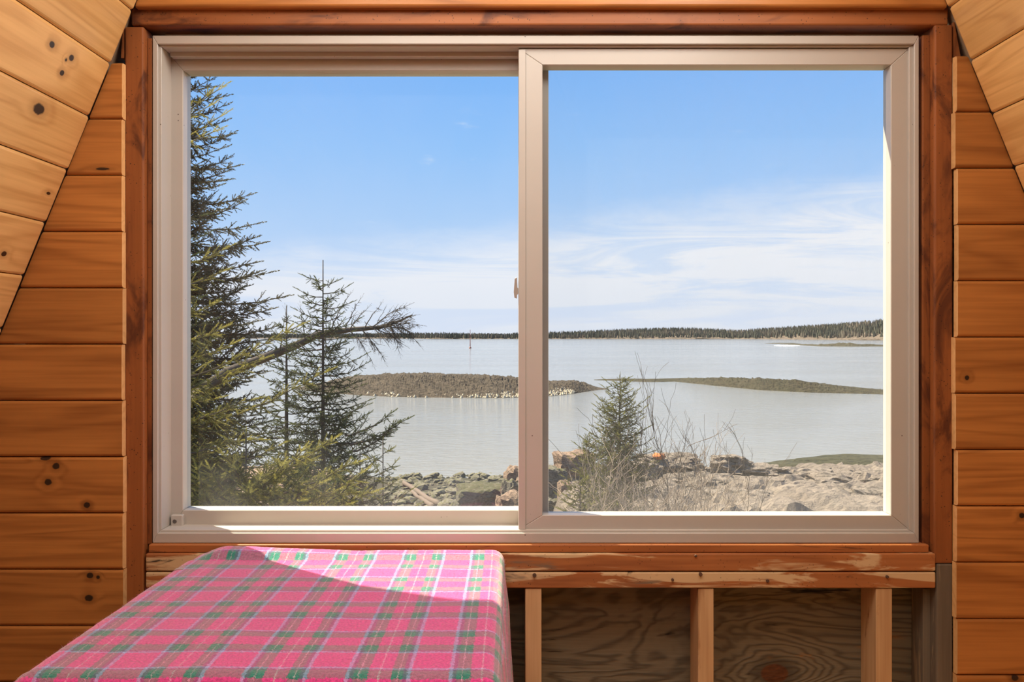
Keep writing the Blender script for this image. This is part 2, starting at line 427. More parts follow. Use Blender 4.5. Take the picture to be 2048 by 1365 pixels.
def rock_mat(name, a, b, dark, moss=None, mlo=0.5, fs=1.0):
    m, t = new_mat(name)
    geo = t.new('ShaderNodeNewGeometry'); pos = geo.outputs['Position']
    n1 = t.noise(pos, 0.9 * fs, 6, 0.65, 0.4); n2 = t.noise(t.scale(pos, (1, 1, 2.5)), 5.0 * fs, 6, 0.7)
    n3 = t.noise(pos, 22.0 * fs, 4, 0.7)
    col = t.mix(t.rng(n1, 0.3, 0.7), a, b)
    col = t.mix(t.rng(n2, 0.46, 0.60, 0, 0.9), col, dark)
    col = t.mix(t.rng(n3, 0.35, 0.75, 0, 0.35), col, tuple(min(1, x * 1.35) for x in a))
    if moss:
        sn = t.new('ShaderNodeSeparateXYZ'); t.put(sn.inputs[0], geo.outputs['Normal'])
        mm = t.math('MULTIPLY', t.rng(n2, mlo - 0.12, mlo + 0.08), t.rng(sn.outputs[2], 0.2, 0.7))
        col = t.mix(mm, col, moss)
    b_ = t.bump(t.math('ADD', t.math('MULTIPLY', n2, 1.0), t.math('MULTIPLY', n3, 0.35)), 0.9, 0.16 / fs)
    finish(t, principled(t, col, 0.88, b_, 0.2)); return m
M_LEDGE = rock_mat('pale_granite', (0.30, 0.245, 0.195), (0.20, 0.165, 0.13), (0.05, 0.042, 0.036), fs=1.1)
M_PINK = rock_mat('pink_granite', (0.35, 0.245, 0.175), (0.27, 0.185, 0.13), (0.09, 0.065, 0.05), fs=1.8)
M_MOSSY = rock_mat('mossy_rock', (0.23, 0.20, 0.17), (0.17, 0.15, 0.125), (0.07, 0.065, 0.055), moss=(0.085, 0.082, 0.038), mlo=0.42, fs=1.5)
M_STONE = rock_mat('beach_stone_rock', (0.23, 0.205, 0.165), (0.14, 0.125, 0.10), (0.045, 0.042, 0.034), moss=(0.15, 0.145, 0.055), mlo=0.55, fs=2.0)
M_WEED = rock_mat('seaweed_rock', (0.078, 0.066, 0.040), (0.060, 0.058, 0.032), (0.018, 0.017, 0.012), fs=0.4)
M_GREENWEED = rock_mat('green_seaweed', (0.072, 0.070, 0.036), (0.052, 0.054, 0.027), (0.022, 0.023, 0.014), fs=0.9)
M_ISLE = rock_mat('weedy_island_rock', (0.115, 0.089, 0.062), (0.080, 0.063, 0.045), (0.018, 0.016, 0.013), fs=0.4)
M_ISLE_PALE = plain('pale_rubble', (0.42, 0.36, 0.26), 0.9, nscale=3, var=0.4, spec=0.1)
M_DRIFT = plain('driftwood', (0.15, 0.115, 0.092), 0.85, nscale=18, var=0.3, spec=0.15)
M_ORANGE = plain('orange_lichen_rock', (0.42, 0.14, 0.05), 0.85, nscale=8, var=0.35, spec=0.1)
def ground_mat():
    m, t = new_mat('ground_rock_and_turf')
    pos = t.new('ShaderNodeNewGeometry').outputs['Position']
    sp = t.new('ShaderNodeSeparateXYZ'); t.put(sp.inputs[0], pos)
    n1 = t.noise(pos, 0.7, 6, 0.65, 0.3); n2 = t.noise(pos, 4.5, 6, 0.7); n3 = t.noise(pos, 16.0, 5, 0.7)
    rock = t.mix(t.rng(n1, 0.3, 0.7), (0.30, 0.245, 0.195), (0.22, 0.18, 0.145))
    rock = t.mix(t.rng(n2, 0.5, 0.72, 0, 0.7), rock, (0.10, 0.085, 0.07))
    grass = t.mix(n3, (0.12, 0.11, 0.05), (0.34, 0.25, 0.13))
    col = t.mix(t.rng(t.math('ADD', sp.outputs[1], t.math('MULTIPLY', n1, 6.0)), 19.5, 16.5), rock, grass)
    beach = t.mix(n2, (0.13, 0.115, 0.085), (0.05, 0.047, 0.034))
    gx = t.math('MULTIPLY', t.rng(sp.outputs[0], 1.6, 0.2), t.rng(sp.outputs[0], -10.5, -7.5))
    col = t.mix(t.math('MULTIPLY', gx, t.rng(sp.outputs[1], 22, 28)), col, beach)
    pink = t.mix(n2, (0.40, 0.28, 0.20), (0.28, 0.20, 0.15))
    col = t.mix(t.math('MULTIPLY', t.rng(sp.outputs[0], -7.0, -9.5), t.rng(sp.outputs[1], 20, 26)), col, pink)
    wet = t.rng(sp.outputs[2], -6.0, -6.55)
    col = t.mix(t.math('MULTIPLY', wet, 0.7), col, (0.06, 0.058, 0.04))
    b_ = t.bump(t.math('ADD', n2, t.math('MULTIPLY', n3, 0.4)), 0.9, 0.16)
    finish(t, principled(t, col, 0.9, b_, 0.15)); return m
M_GROUND = ground_mat()
def sea_mat():
    m, t = new_mat('sea_water')
    pos = t.new('ShaderNodeNewGeometry').outputs['Position']
    n1 = t.noise(t.scale(pos, (0.8, 2.0, 1)), 1.0, 2, 0.5, 0.3)
    n2 = t.noise(t.scale(pos, (0.020, 0.055, 1)), 1.0, 4, 0.6, 0.4)
    n4 = t.noise(t.scale(pos, (0.004, 0.022, 1)), 1.0, 3, 0.5, 0.2)
    n3 = t.noise(t.scale(pos, (3.0, 6.0, 1)), 1.0, 4, 0.6)
    amp = t.math('MULTIPLY', t.rng(n2, 0.3, 0.7, 0.45, 1.0), t.rng(n4, 0.35, 0.65, 0.6, 1.1))
    h = t.math('MULTIPLY', t.math('ADD', n1, t.math('MULTIPLY', n3, 0.35)), amp)
    b_ = t.bump(h, 1.0, 0.20)
    finish(t, principled(t, (0.215, 0.215, 0.20), 0.10, b_, 0.5)); return m
M_SEA = sea_mat()
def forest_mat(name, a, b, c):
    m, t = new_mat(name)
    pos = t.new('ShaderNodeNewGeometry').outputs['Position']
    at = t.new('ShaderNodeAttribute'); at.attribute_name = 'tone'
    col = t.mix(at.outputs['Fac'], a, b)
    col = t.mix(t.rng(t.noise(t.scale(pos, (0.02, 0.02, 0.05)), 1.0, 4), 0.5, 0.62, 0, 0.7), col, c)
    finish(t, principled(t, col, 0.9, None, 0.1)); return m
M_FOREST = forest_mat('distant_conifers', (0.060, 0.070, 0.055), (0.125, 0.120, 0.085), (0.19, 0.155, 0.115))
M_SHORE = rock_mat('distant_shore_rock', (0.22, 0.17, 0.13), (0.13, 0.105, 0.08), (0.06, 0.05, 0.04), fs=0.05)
M_FOAM = plain('sea_foam', (0.90, 0.92, 0.92), 0.6, nscale=4, var=0.08)
M_SPAR = plain('spar_paint', (0.35, 0.14, 0.10), 0.5)

# ------------------------------------------------------------------ room shell
SL = 0.409                       # run per rise of the sloping side walls
XL0, XR0, ZS = -0.883, 1.021, CZ + 0.787
def x_left(z): return XL0 + (z - ZS) * SL
def x_right(z): return XR0 - (z - ZS) * SL
XM = (XL0 + XR0) / 2
ZR = ZS + (XR0 - XL0) / 2 / SL   # ridge height
YB = -5.3                        # rear end of the room
OVER = 0.235                     # roof overhang beyond the window wall
T = 0.019

def sheet(name, ring_out, ring_in, y0, y1, mat):
    """gable sheet with a rectangular hole"""
    # triangular outline (3 points) and hole (4 points): left, right, bottom and top pieces in one mesh
    (bx0, bz0), (bx1, bz1), (tx, tz) = ring_out
    hx0, hx1, hz0, hz1 = ring_in
    xl = lambda z: bx0 + (z - bz0) * (tx - bx0) / (tz - bz0)
    xr = lambda z: bx1 + (z - bz1) * (tx - bx1) / (tz - bz1)
    bm = bmesh.new()
    polys = [[(xl(bz0), bz0), (xr(bz0), bz0), (xr(hz0), hz0), (xl(hz0), hz0)],
             [(xl(hz0), hz0), (hx0, hz0), (hx0, hz1), (xl(hz1), hz1)],
             [(hx1, hz0), (xr(hz0), hz0), (xr(hz1), hz1), (hx1, hz1)],
             [(xl(hz1), hz1), (xr(hz1), hz1), (tx, tz)]]
    for poly in polys:
        a = [bm.verts.new((x, y0, z)) for x, z in poly]; b = [bm.verts.new((x, y1, z)) for x, z in poly]
        bm.faces.new(a); bm.faces.new(b[::-1]); n = len(poly)
        for i in range(n): bm.faces.new((a[i], b[i], b[(i + 1) % n], a[(i + 1) % n]))
    return bm_obj(name, bm, mat)

wa = P(300, 62, 0.089); wb = P(1845, 1094, 0.089)
wall_back = sheet('wall_back', [(x_left(-0.1), -0.1), (x_right(-0.1), -0.1), (XM, ZR + 0.0)],
                  (P(297, 60, 0.02).x, P(1846, 60, 0.02).x, P(0, 1096, 0.02).z, P(0, 58, 0.02).z), 0.089, 0.101, M_PLY)
tag(wall_back, 'end wall of weathered grey plywood behind open stud bays and orange pine boards', kind='structure')

# --- horizontal boards of the end wall
def plank_profile(w, th):
    """cross-section (y, z), front at y = -th, V-grooved long edges"""
    h = w / 2; g = 0.0045
    return [(0, -h), (-th + g, -h + 0.0006), (-th + 0.0012, -h + g * 0.8), (-th, -h + g * 1.5), (-th, h - g * 1.5), (-th + 0.0012, h - g * 0.8), (-th + g, h - 0.0006), (0, h)]
def plank_mesh(xa, xb, w, th, sa=0.0, sb=0.0, seg=1, endbev=0.0):
    """board from xa to xb; ends slanted by sa, sb (run per rise)"""
    pr = plank_profile(w, th); V, Fc = [], []
    stations = [(xa, sa, 0.0), (xb, sb, 0.0)]
    if endbev:
        stations = [(xa, sa, 0.0), (xb - endbev, sb, 0.0), (xb - endbev * 0.3, sb, endbev * 0.25), (xb, sb, endbev * 0.8)]
    n = len(pr)
    for (x, s, e) in stations:
        for (y, z) in pr: V.append((x + s * z, y + (e if y < -th * 0.5 else 0), z))
    for i in range(len(stations) - 1):
        for k in range(n):
            k2 = (k + 1) % n; Fc.append((i * n + k, (i + 1) * n + k, (i + 1) * n + k2, i * n + k2))
    Fc.append(tuple(range(n))); Fc.append(tuple((len(stations) - 1) * n + k for k in range(n))[::-1])
    return V, Fc

ZPX = 112.85
YF = -T
def zpy(py, y=YF): return P(0, py, y).z
pw = zpy(0) - zpy(ZPX)
left_joints = [10.5 + ZPX * k for k in range(-18, 15)]       # rows above the header continue the same courses
left_joints = [124.6 + ZPX * k for k in range(-1, 13)]
right_joints = [110.4 + ZPX * k for k in range(-1, 13)]
kn_left = {7: [(60, 942, 9, 1.1), (52, 965, 9, 1.1), (88, 921, 7, 1.8), (173, 1012, 8, 1.1)],
           9: [(180, 1152, 8, 1.2), (178, 1197, 8, 1.25), (195, 1155, 5, 1.0)]}
kn_left = {7: [(112, 933, 7, 1.1), (96, 965, 7, 1.1), (90, 917, 5, 2.2), (174, 1011, 6, 1.1)],
           9: [(180, 1152, 6, 1.2), (178, 1197, 7, 1.25), (196, 1155, 4, 1.0)],
           1: [(205, 338, 3, 5.0)]}
kn_right = {5: [(1934, 756, 5, 1.0)], 8: [(2044, 1032, 6, 1.0)], 11: [(2030, 1357, 6, 1.2)]}
ends_l = [245, 244, 243, 243, 244, 245, 243, 244, 246, 245, 246, 246, 246, 246]
ends_r = [1912, 1914, 1911, 1916, 1917, 1916, 1911, 1912, 1916, 1914, 1913, 1915, 1914, 1914]
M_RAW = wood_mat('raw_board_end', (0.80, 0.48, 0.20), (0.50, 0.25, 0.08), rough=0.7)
def wall_board(side, i, pyt, endpx, knots):
    zt, zb = zpy(pyt), zpy(pyt + ZPX)
    zc = (zt + zb) / 2; wdt = zt - zb - 0.0008
    if zb < -0.02: return
    ex = P(endpx, 0, YF).x
    if side == 'L':
        xa, xb, sa, sb = x_left(zc) - 0.004, ex, SL, 0
    else:
        xa, xb, sa, sb = ex, x_right(zc) + 0.004, 0, -SL
    if zc > CZ + 0.66: return
    cx = (xa + xb) / 2
    V, Fc = plank_mesh(xa - cx, xb - cx, wdt, T, sa, sb)
    mat = M_PINE
    if knots:
        kk = []
        for (kx, ky, r, el) in knots:
            q = P(kx, ky, YF); kk.append((q.x - cx, q.z - zc, r / F * (YF + D), el))
        mat = pine(kk, 'knotty_pine')
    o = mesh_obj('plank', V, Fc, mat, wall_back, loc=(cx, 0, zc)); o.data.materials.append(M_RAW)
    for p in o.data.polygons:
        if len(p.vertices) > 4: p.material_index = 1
    return o
for i, j in enumerate(left_joints): wall_board('L', i, j, ends_l[i], kn_left.get(i - 1))
for i, j in enumerate(right_joints): wall_board('R', i, j, ends_r[i], kn_right.get(i - 1))
# boards above the window header, full width, up to the ridge
zt0 = zpy(14.0)
for k in range(17):
    zb = zt0 + k * pw; zc = zb + pw / 2
    xa, xb = x_left(zc) - 0.004, x_right(zc) + 0.004
    if xb - xa < 0.15: break
    cx = (xa + xb) / 2
    V, Fc = plank_mesh(xa - cx, xb - cx, pw - 0.0008, T, SL, -SL)
    mesh_obj('plank', V, Fc, M_PINE, wall_back, loc=(cx, 0, zc))

# --- framing round the window
def member(name, x0, y0, x1, y1, ya, yb, mat, bev=0.0025): return pbox(name, x0, y0, x1, y1, ya, yb, mat, wall_back, bev, 2)
member('header', 262, 14.5, 1897, 50, 0.0, 0.088, M_FRAME_H, 0.004)
member('trimmer_stud', 249, 53, 287, 1400, 0.0, 0.088, M_FRAME_V, 0.004)
member('trimmer_stud', 1869, 49, 1906, 1128, 0.0, 0.088, M_FRAME_V, 0.004)
member('trimmer_stud', 1873, 1128.6, 1906, 1745, 0.0, 0.088, M_GREYPOST, 0.004)
member('jack_strip', 295, 76, 303, 1089, 0.020, 0.088, M_FRAME_V, 0.001)
member('jack_strip', 1845, 70, 1861, 1096, 0.020, 0.088, M_FRAME_V, 0.002)
member('sill_strip', 297, 1090.5, 1858, 1106, 0.006, 0.088, M_SILL, 0.002)
member('sill_plate', 291, 1108.5, 1871.5, 1143.3, -0.002, 0.088, M_PLATE_A, 0.003)
member('sill_plate', 291, 1145.3, 1871.5, 1177.5, -0.001, 0.088, M_PLATE_B, 0.003)
for x0, x1 in ((1050.5, 1083), (1396, 1427.5), (1752, 1784.5), (700, 732), (352, 384)):
    member('stud', x0, 1178, x1, 1700, 0.002, 0.088, M_STUD, 0.002)
member('stud', 1846, 1178, 1872, 1700, 0.030, 0.088, M_GREYPOST, 0.002)
member('bottom_plate', 291, 1701, 1871, 1732, 0.0, 0.088, M_STUD, 0.002)
def gable_block(left):
    za, zb = P(0, 44, 0.002).z, P(0, 116, 0.002).z
    if left: xi = P(248, 0, 0.002).x; poly = [(x_left(zb), zb), (xi, zb), (xi, za), (min(x_left(za), xi - 0.002), za)]
    else: xi = P(1907, 0, 0.002).x; poly = [(xi, zb), (x_right(zb), zb), (max(x_right(za), xi + 0.002), za), (xi, za)]
    prism('gable_block', poly, 0.002, 0.080, M_FRAME_V, wall_back)
gable_block(True); gable_block(False)
# bolt and nail heads on the lower plate
def disc(name, px, py, r_px, y, mat, parent, depth=0.004, n=10):
    c = P(px, py, y); r = r_px / F * (y + D)
    return prism(name, [(c.x + r * math.cos(2 * math.pi * k / n), c.z + r * math.sin(2 * math.pi * k / n)) for k in range(n)], y - depth, y + 0.003, mat, parent, 0.0006)
M_RUST = plain('rusty_nail', (0.12, 0.065, 0.04), 0.8, 0.3)
for px, py, r in ((1069, 1151, 4.0), (1401, 1149, 3.6), (1535, 1162, 3.2), (1391, 1112, 2.6), (1345, 1160, 2.8), (1774, 1154, 3.0)):
    disc('nail_head', px, py, r, -0.002, M_RUST, wall_back)

# --- sloping side walls: sheathing slab with boards running into the room
def side_wall(name, label, left, joints_px, knots):
    sgn = 1 if left else -1
    X0 = XL0 if left else XR0
    L = math.sqrt(1 + SL * SL)
    u = Vector((SL * sgn, 0, 1)) / L; n = Vector((sgn, 0, -SL)) / L
    ey = -n; ez = u; ex = ey.cross(ez)
    org = Vector((X0, 0, ZS))
    # sheathing
    zlo = -0.1; slo = (zlo - ZS) * L; shi = (ZR + 0.03 - ZS) * L
    bm = bmesh.new()
    vs_ = []
    for (yy) in (YB - 0.1, OVER):
        for (s_, d_) in ((slo, T + 0.001), (shi, T + 0.001), (shi, T + 0.09), (slo, T + 0.09)):
            vs_.append(bm.verts.new(org + u * s_ - n * d_ + Vector((0, yy, 0))))
    for f in ((0, 1, 2, 3), (7, 6, 5, 4), (0, 4, 5, 1), (1, 5, 6, 2), (2, 6, 7, 3), (3, 7, 4, 0)): bm.faces.new([vs_[i] for i in f])
    wall = bm_obj(name, bm, M_ROOF); tag(wall, label, kind='structure')
    # boards
    yend = -0.024
    def s_of(py):                                  # joint positions measured on the end of the boards
        z = P(0, py, yend).z; return (z - ZS) * L
    s_ref = s_of(joints_px[0]); wdt = s_of(joints_px[0]) - s_of(joints_px[1])
    k0 = math.floor((slo + 0.1 - s_ref) / wdt); k1 = math.ceil((shi - s_ref) / wdt)
    length = yend - (YB + 0.12)
    base = None
    for k in range(k0, k1):
        sa, sb = s_ref + k * wdt, s_ref + (k + 1) * wdt
        if sa < slo + 0.1 or sb > shi - 0.06: continue
        sc = (sa + sb) / 2
        jit = rnd.uniform(-0.0025, 0.0025)
        if left: V, Fc = plank_mesh(-length / 2, length / 2, wdt - 0.0008, T, 0, 0, endbev=0.007)
        else:
            V, Fc = plank_mesh(-length / 2, length / 2, wdt - 0.0008, T, 0, 0, endbev=0.007)
            V = [(-x, y, z) for x, y, z in V]; Fc = [f[::-1] for f in Fc]
        c = org + u * sc + Vector((0, (YB + 0.12 + yend) / 2 + jit, 0)) - n * T
        M4 = Matrix((( ex.x, ey.x, ez.x, c.x), (ex.y, ey.y, ez.y, c.y), (ex.z, ey.z, ez.z, c.z), (0, 0, 0, 1)))
        mat = M_SLOPE; kk = []
        for (kx, ky, r, el) in knots:
            d = Vector(((kx - HX) / F, 1, -(ky - HY) / F)); o_ = Vector((0, -D, CZ))
            tt = (org - o_).dot(n) / d.dot(n); q = o_ + d * tt
            lq = M4.inverted() @ q
            if abs(lq.z) < wdt / 2: kk.append((lq.x, lq.z, r / F * d.y * tt, el))
        if kk: mat = slope_pine(kk, 'knotty_pale_pine')
        o = mesh_obj('plank', V, Fc, mat, None)
        o.parent = wall; o.matrix_world = M4
        if base is None: base = o
    return wall
wall_left = side_wall('wall_left', 'sloping left wall of pale varnished pine boards', True, [128, 234],
                      [(104, 89, 7, 1.3), (143, 116, 7, 1.2), (124, 146, 6, 1.3), (132, 120, 3.5, 1.1), (78, 218, 12, 1.5), (97, 387, 3.5, 2.2), (8, 508, 6, 1.5)])
wall_right = side_wall('wall_right', 'sloping right wall of pale varnished pine boards', False, [122, 228], [])

floor = box('floor', (x_left(0) - 0.05, YB - 0.05, -0.12), (x_right(0) + 0.05, 0.10, 0.0), M_FLOOR)
tag(floor, 'plain wooden floor of the room', kind='structure')
bm = prism_bm([(x_left(-0.1), -0.1), (x_right(-0.1), -0.1), (XM, ZR)], YB - 0.1, YB)
wall_front = bm_obj('wall_front', bm, M_PINE); tag(wall_front, 'rear gable wall of the room behind the viewer', kind='structure')

# ------------------------------------------------------------------ window
win = empty('window_1', P(1071, 1088, 0.09)); tag(win, 'wide white vinyl sliding window of two panes', kind='structure')
def child(o, parent):
    m = o.matrix_world.copy(); o.parent = parent; o.matrix_parent_inverse = parent.matrix_world.inverted() if parent.type != 'EMPTY' else Matrix.Translation(-Vector(parent.location))
    return o
def wprism(name, poly, y0, y1, parent, bevel=0.0012, mat=None):
    o = prism(name, poly, y0, y1, mat or M_VINYL, None, bevel, 1); return child(o, parent)
def ring(parent, names, outer, inner, ya, yb, bevel=0.0012, mitre=True, skip=()):
    """four mitred members; outer/inner are pixel rectangles (x0, y0, x1, y1) at depth ya"""
    ox0, oz0 = XZ(outer[0], outer[1], ya); ox1, oz1 = XZ(outer[2], outer[3], ya)
    ix0, iz0 = XZ(inner[0], inner[1], ya); ix1, iz1 = XZ(inner[2], inner[3], ya)
    e = 0.0
    polys = [[(ox0, oz0), (ox1, oz0), (ix1, iz0), (ix0, iz0)], [(ox0, oz1), (ix0, iz1), (ix1, iz1), (ox1, oz1)],
             [(ox0, oz0), (ix0, iz0), (ix0, iz1), (ox0, oz1)], [(ox1, oz0), (ox1, oz1), (ix1, iz1), (ix1, iz0)]]
    return [wprism(nm, pl, ya, yb, parent, bevel) for nm, pl in zip(names, polys)]
fr = empty('frame', (0, 0, 0)); bpy.data.objects.remove(fr)
FN = ('frame_head', 'frame_sill', 'frame_jamb', 'frame_jamb')
ring(win, FN, (305, 71, 1838, 1087), (315, 88, 1829, 1067), 0.020, 0.150)
ring(win, FN, (314.5, 87.5, 1829.5, 1067.5), (323, 94, 1818, 1060.5), 0.028, 0.150)
ht = wprism('head_track', [XZ(340, 92, 0.062), XZ(1046, 92, 0.062), XZ(1046, 113, 0.062), XZ(340, 113, 0.062)], 0.062, 0.082, win)
stt = wprism('sill_track', [XZ(340, 1056, 0.062), XZ(1046, 1056, 0.062), XZ(1046, 1064, 0.062), XZ(340, 1064, 0.062)], 0.062, 0.082, win)
top_fin = wprism('nailing_fin', [XZ(330, 64, 0.06), XZ(1829, 64, 0.06), XZ(1829, 74, 0.06), XZ(330, 74, 0.06)], 0.06, 0.068, win)
# fixed sash, rear track
def sash(name, label, outer, inner, ya, yb, yg, grow=0.01):
    base = prism(name, [XZ(outer[0], outer[3], ya), XZ(outer[2], outer[3], ya), XZ(inner[2], inner[3], ya), XZ(inner[0], inner[3], ya)], ya, yb, M_VINYL, None, 0.0015, 1)
    child(base, win); base['label'] = label
    ox0, oz0 = XZ(outer[0], outer[1], ya); ox1, oz1 = XZ(outer[2], outer[3], ya)
    ix0, iz0 = XZ(inner[0], inner[1], ya); ix1, iz1 = XZ(inner[2], inner[3], ya)
    g = 0.0
    for nm, pl in (('sash_rail', [(ox0, oz0), (ox1, oz0), (ix1, iz0), (ix0, iz0)]),
                   ('sash_stile', [(ox0, oz0), (ix0, iz0), (ix0, iz1), (ox0, oz1)]),
                   ('sash_stile', [(ox1, oz0), (ox1, oz1), (ix1, iz1), (ix1, iz0)])):
        o = prism(nm, pl, ya, yb, M_VINYL, None, 0.0015, 1); wm = o.matrix_world.copy()
        o.parent = base; o.matrix_parent_inverse = base_inv(base)
    pn = prism('pane', [(ix0 - 0.004, iz1 - 0.004), (ix1 + 0.004, iz1 - 0.004), (ix1 + 0.004, iz0 + 0.004), (ix0 - 0.004, iz0 + 0.004)], yg, yg + 0.004, None, None)
    # a single glazed sheet: keep only the face towards the room
    me = pn.data; me.materials.append(M_GLASS)
    bmm = bmesh.new(); bmm.from_mesh(me)
    kill = [f for f in bmm.faces if f.calc_center_median().y > -0.0019]
    bmesh.ops.delete(bmm, geom=kill, context='FACES'); bmm.to_mesh(me); bmm.free()
    pn.parent = base; pn.matrix_parent_inverse = base_inv(base)
    return base
def base_inv(b):
    loc = Vector(b.location)           # untouched local location equals the world location
    return Matrix.Translation(-loc)
sash_l = sash('sash', 'rear sash of the window with the clear left pane', (341, 110, 1097, 1062), (366, 141, 1046, 1021), 0.085, 0.135, 0.112)
sash_r = sash('sash', 'front sash of the window with the hazy right pane', (1037, 97, 1819, 1061), (1085, 130, 1782, 1031), 0.035, 0.078, 0.062)
# groove line on the meeting stile, shown as a thin raised pull strip
pull = wprism('pull_strip', [XZ(1037.5, 99, 0.031), XZ(1051, 99, 0.031), XZ(1051, 1060, 0.031), XZ(1037.5, 1060, 0.031)], 0.031, 0.036, win, 0.0008)
# latch on the meeting stile
c = [XZ(1029.5, 557, 0.030), XZ(1034, 555, 0.030), XZ(1034.5, 575, 0.030), XZ(1036.5, 577, 0.030), XZ(1036.5, 588, 0.030), XZ(1034, 589, 0.030), XZ(1034, 597, 0.030), XZ(1028.8, 595, 0.030), XZ(1027.5, 584, 0.030)]
wprism('latch', c, 0.030, 0.052, win, 0.0005, M_LATCH)
# corner stop with screw
blk = pbox('corner_stop', 341, 1031, 365, 1056, 0.070, 0.084, M_VINYL, None, 0.002, 1); child(blk, win)
scw = disc('screw', 349.5, 1043.5, 4.2, 0.070, M_SCREW, None, 0.0015); child(scw, win)
# exterior insect screen with its slim frame over the right half
scr = prism('insect_screen', [XZ(1075, 100, 0.143), XZ(1790, 100, 0.143), XZ(1790, 1058, 0.143), XZ(1075, 1058, 0.143)], 0.143, 0.144, None, None)
scr.data.materials.append(M_SCREEN)
bmm = bmesh.new(); bmm.from_mesh(scr.data)
bmesh.ops.delete(bmm, geom=[f for f in bmm.faces if f.calc_center_median().y > -0.0004], context='FACES'); bmm.to_mesh(scr.data); bmm.free()
child(scr, win)

# ------------------------------------------------------------------ table, blanket, chip
ZT = CZ - 0.519
TX0, TX1, TY0, TY1 = -0.752, -0.030, -0.705, -0.045
tb = empty('card_table', ((TX0 + TX1) / 2, (TY0 + TY1) / 2, 0)); tag(tb, 'small square table under the plaid blanket, beside the window', 'table')
def tpart(name, lo, hi, bev=0.003): return child(box(name, lo, hi, M_TABLE, None, bev), tb)
tpart('tabletop', (TX0, TY0, ZT - 0.030), (TX1, TY1, ZT - 0.006), 0.004)
tpart('apron', (TX0 + 0.05, TY0 + 0.05, ZT - 0.09), (TX1 - 0.05, TY0 + 0.07, ZT - 0.03))
tpart('apron', (TX0 + 0.05, TY1 - 0.07, ZT - 0.09), (TX1 - 0.05, TY1 - 0.05, ZT - 0.03))
for lx in (TX0 + 0.04, TX1 - 0.08):
    for ly in (TY0 + 0.04, TY1 - 0.08):
        tpart('leg', (lx, ly, 0.0), (lx + 0.04, ly + 0.04, ZT - 0.03))

def cloth_pos(u, v):
    """u across (x), v along (y); arc-length coordinates in metres"""
    R = 0.028
    x, y, z = u, v, ZT
    def over(o, flare):
        if o <= 0: return 0, 0
        q = R * math.pi / 2
        if o < q: return R * math.sin(o / R), -R * (1 - math.cos(o / R))
        return R + (o - q) * flare, -R - (o - q)
    ex0, ex1, ey0 = TX0 + R - 0.010, TX1 - R + 0.012, TY0 + R - 0.01
    dz = 0
    if u > ex1: h, d = over(u - ex1, 0.085 + 0.03 * math.sin(v * 9)); x = ex1 + h; dz += d
    if u < ex0: h, d = over(ex0 - u, 0.10 + 0.03 * math.sin(v * 11)); x = ex0 - h; dz += d
    if v < ey0: h, d = over(ey0 - v, 0.09 + 0.03 * math.sin(u * 12)); y = ey0 - h; dz += d
    if u > ex1 and v < ey0 or u < ex0 and v < ey0: dz *= 0.62
    # the blanket rides up against the sill plate along the back edge, less so at the left corner
    yb = v - (TY1 - 0.030)
    if yb > 0:
        k = min(1, yb / 0.030); k = k * k * (3 - 2 * k)
        side = min(1, max(0, (u - (TX0 - 0.005)) / 0.085)); side = side * side * (3 - 2 * side)
        fade = 1 - 0.55 * min(1, max(0, (u + 0.62) / 0.25))
        dz += 0.017 * k * side * fade - 0.007 * k * (1 - side)
    n = mnoise.noise(Vector((u * 9, v * 9, 1.3))) * 0.0022 + mnoise.noise(Vector((u * 3, v * 3, 5.1))) * 0.0025
    return Vector((x + (n * 2 if dz < -0.03 else 0), y, z + dz + n * 1.0 + mnoise.noise(Vector((u * 120, v * 120, 0))) * 0.0006))
U0, U1, V0, V1 = TX0 - 0.30, TX1 + 0.36, TY0 - 0.32, TY1 + 0.034
NU, NV = 230, 190
V, Fc, UV = [], [], []
for j in range(NV + 1):
    for i in range(NU + 1):
        u = U0 + (U1 - U0) * i / NU; v = V0 + (V1 - V0) * j / NV
        V.append(cloth_pos(u, v)); UV.append((u + 5.0, v + 5.0))
for j in range(NV):
    for i in range(NU):
        a = j * (NU + 1) + i; Fc.append((a, a + 1, a + NU + 2, a + NU + 1))
UOFF, VOFF = 0.0, 0.0
def set_uv(me, uvs):
    l = me.uv_layers.new(name='cloth')
    idx = np.empty(len(me.loops), dtype=np.int32); me.loops.foreach_get('vertex_index', idx)
    l.data.foreach_set('uv', np.asarray(uvs, dtype=np.float32)[idx].ravel())
# phase of the sett: a wide pink stripe starts at px 677 / 737, row y 1240-1260
cu = P(0, 0, 0)
d_ = 0.519 * F / (1240 - HY); xs = (683 - HX) / F * d_
U_PH = 5.0 + xs; d2 = 0.519 * F / (1261 - HY); V_PH = 5.0 + d2 - D
PER = 0.158
UVc = [(a - U_PH + PER * 40, b - V_PH + PER * 40) for a, b in UV]
bl = mesh_obj('plaid_blanket', V, Fc, M_PLAID, None, True)
set_uv(bl.data, UVc)
tag(bl, 'fuzzy pink, green and blue plaid wool blanket draped over the table', 'blanket')
md = bl.modifiers.new('thickness', 'SOLIDIFY'); md.thickness = 0.004; md.offset = -1
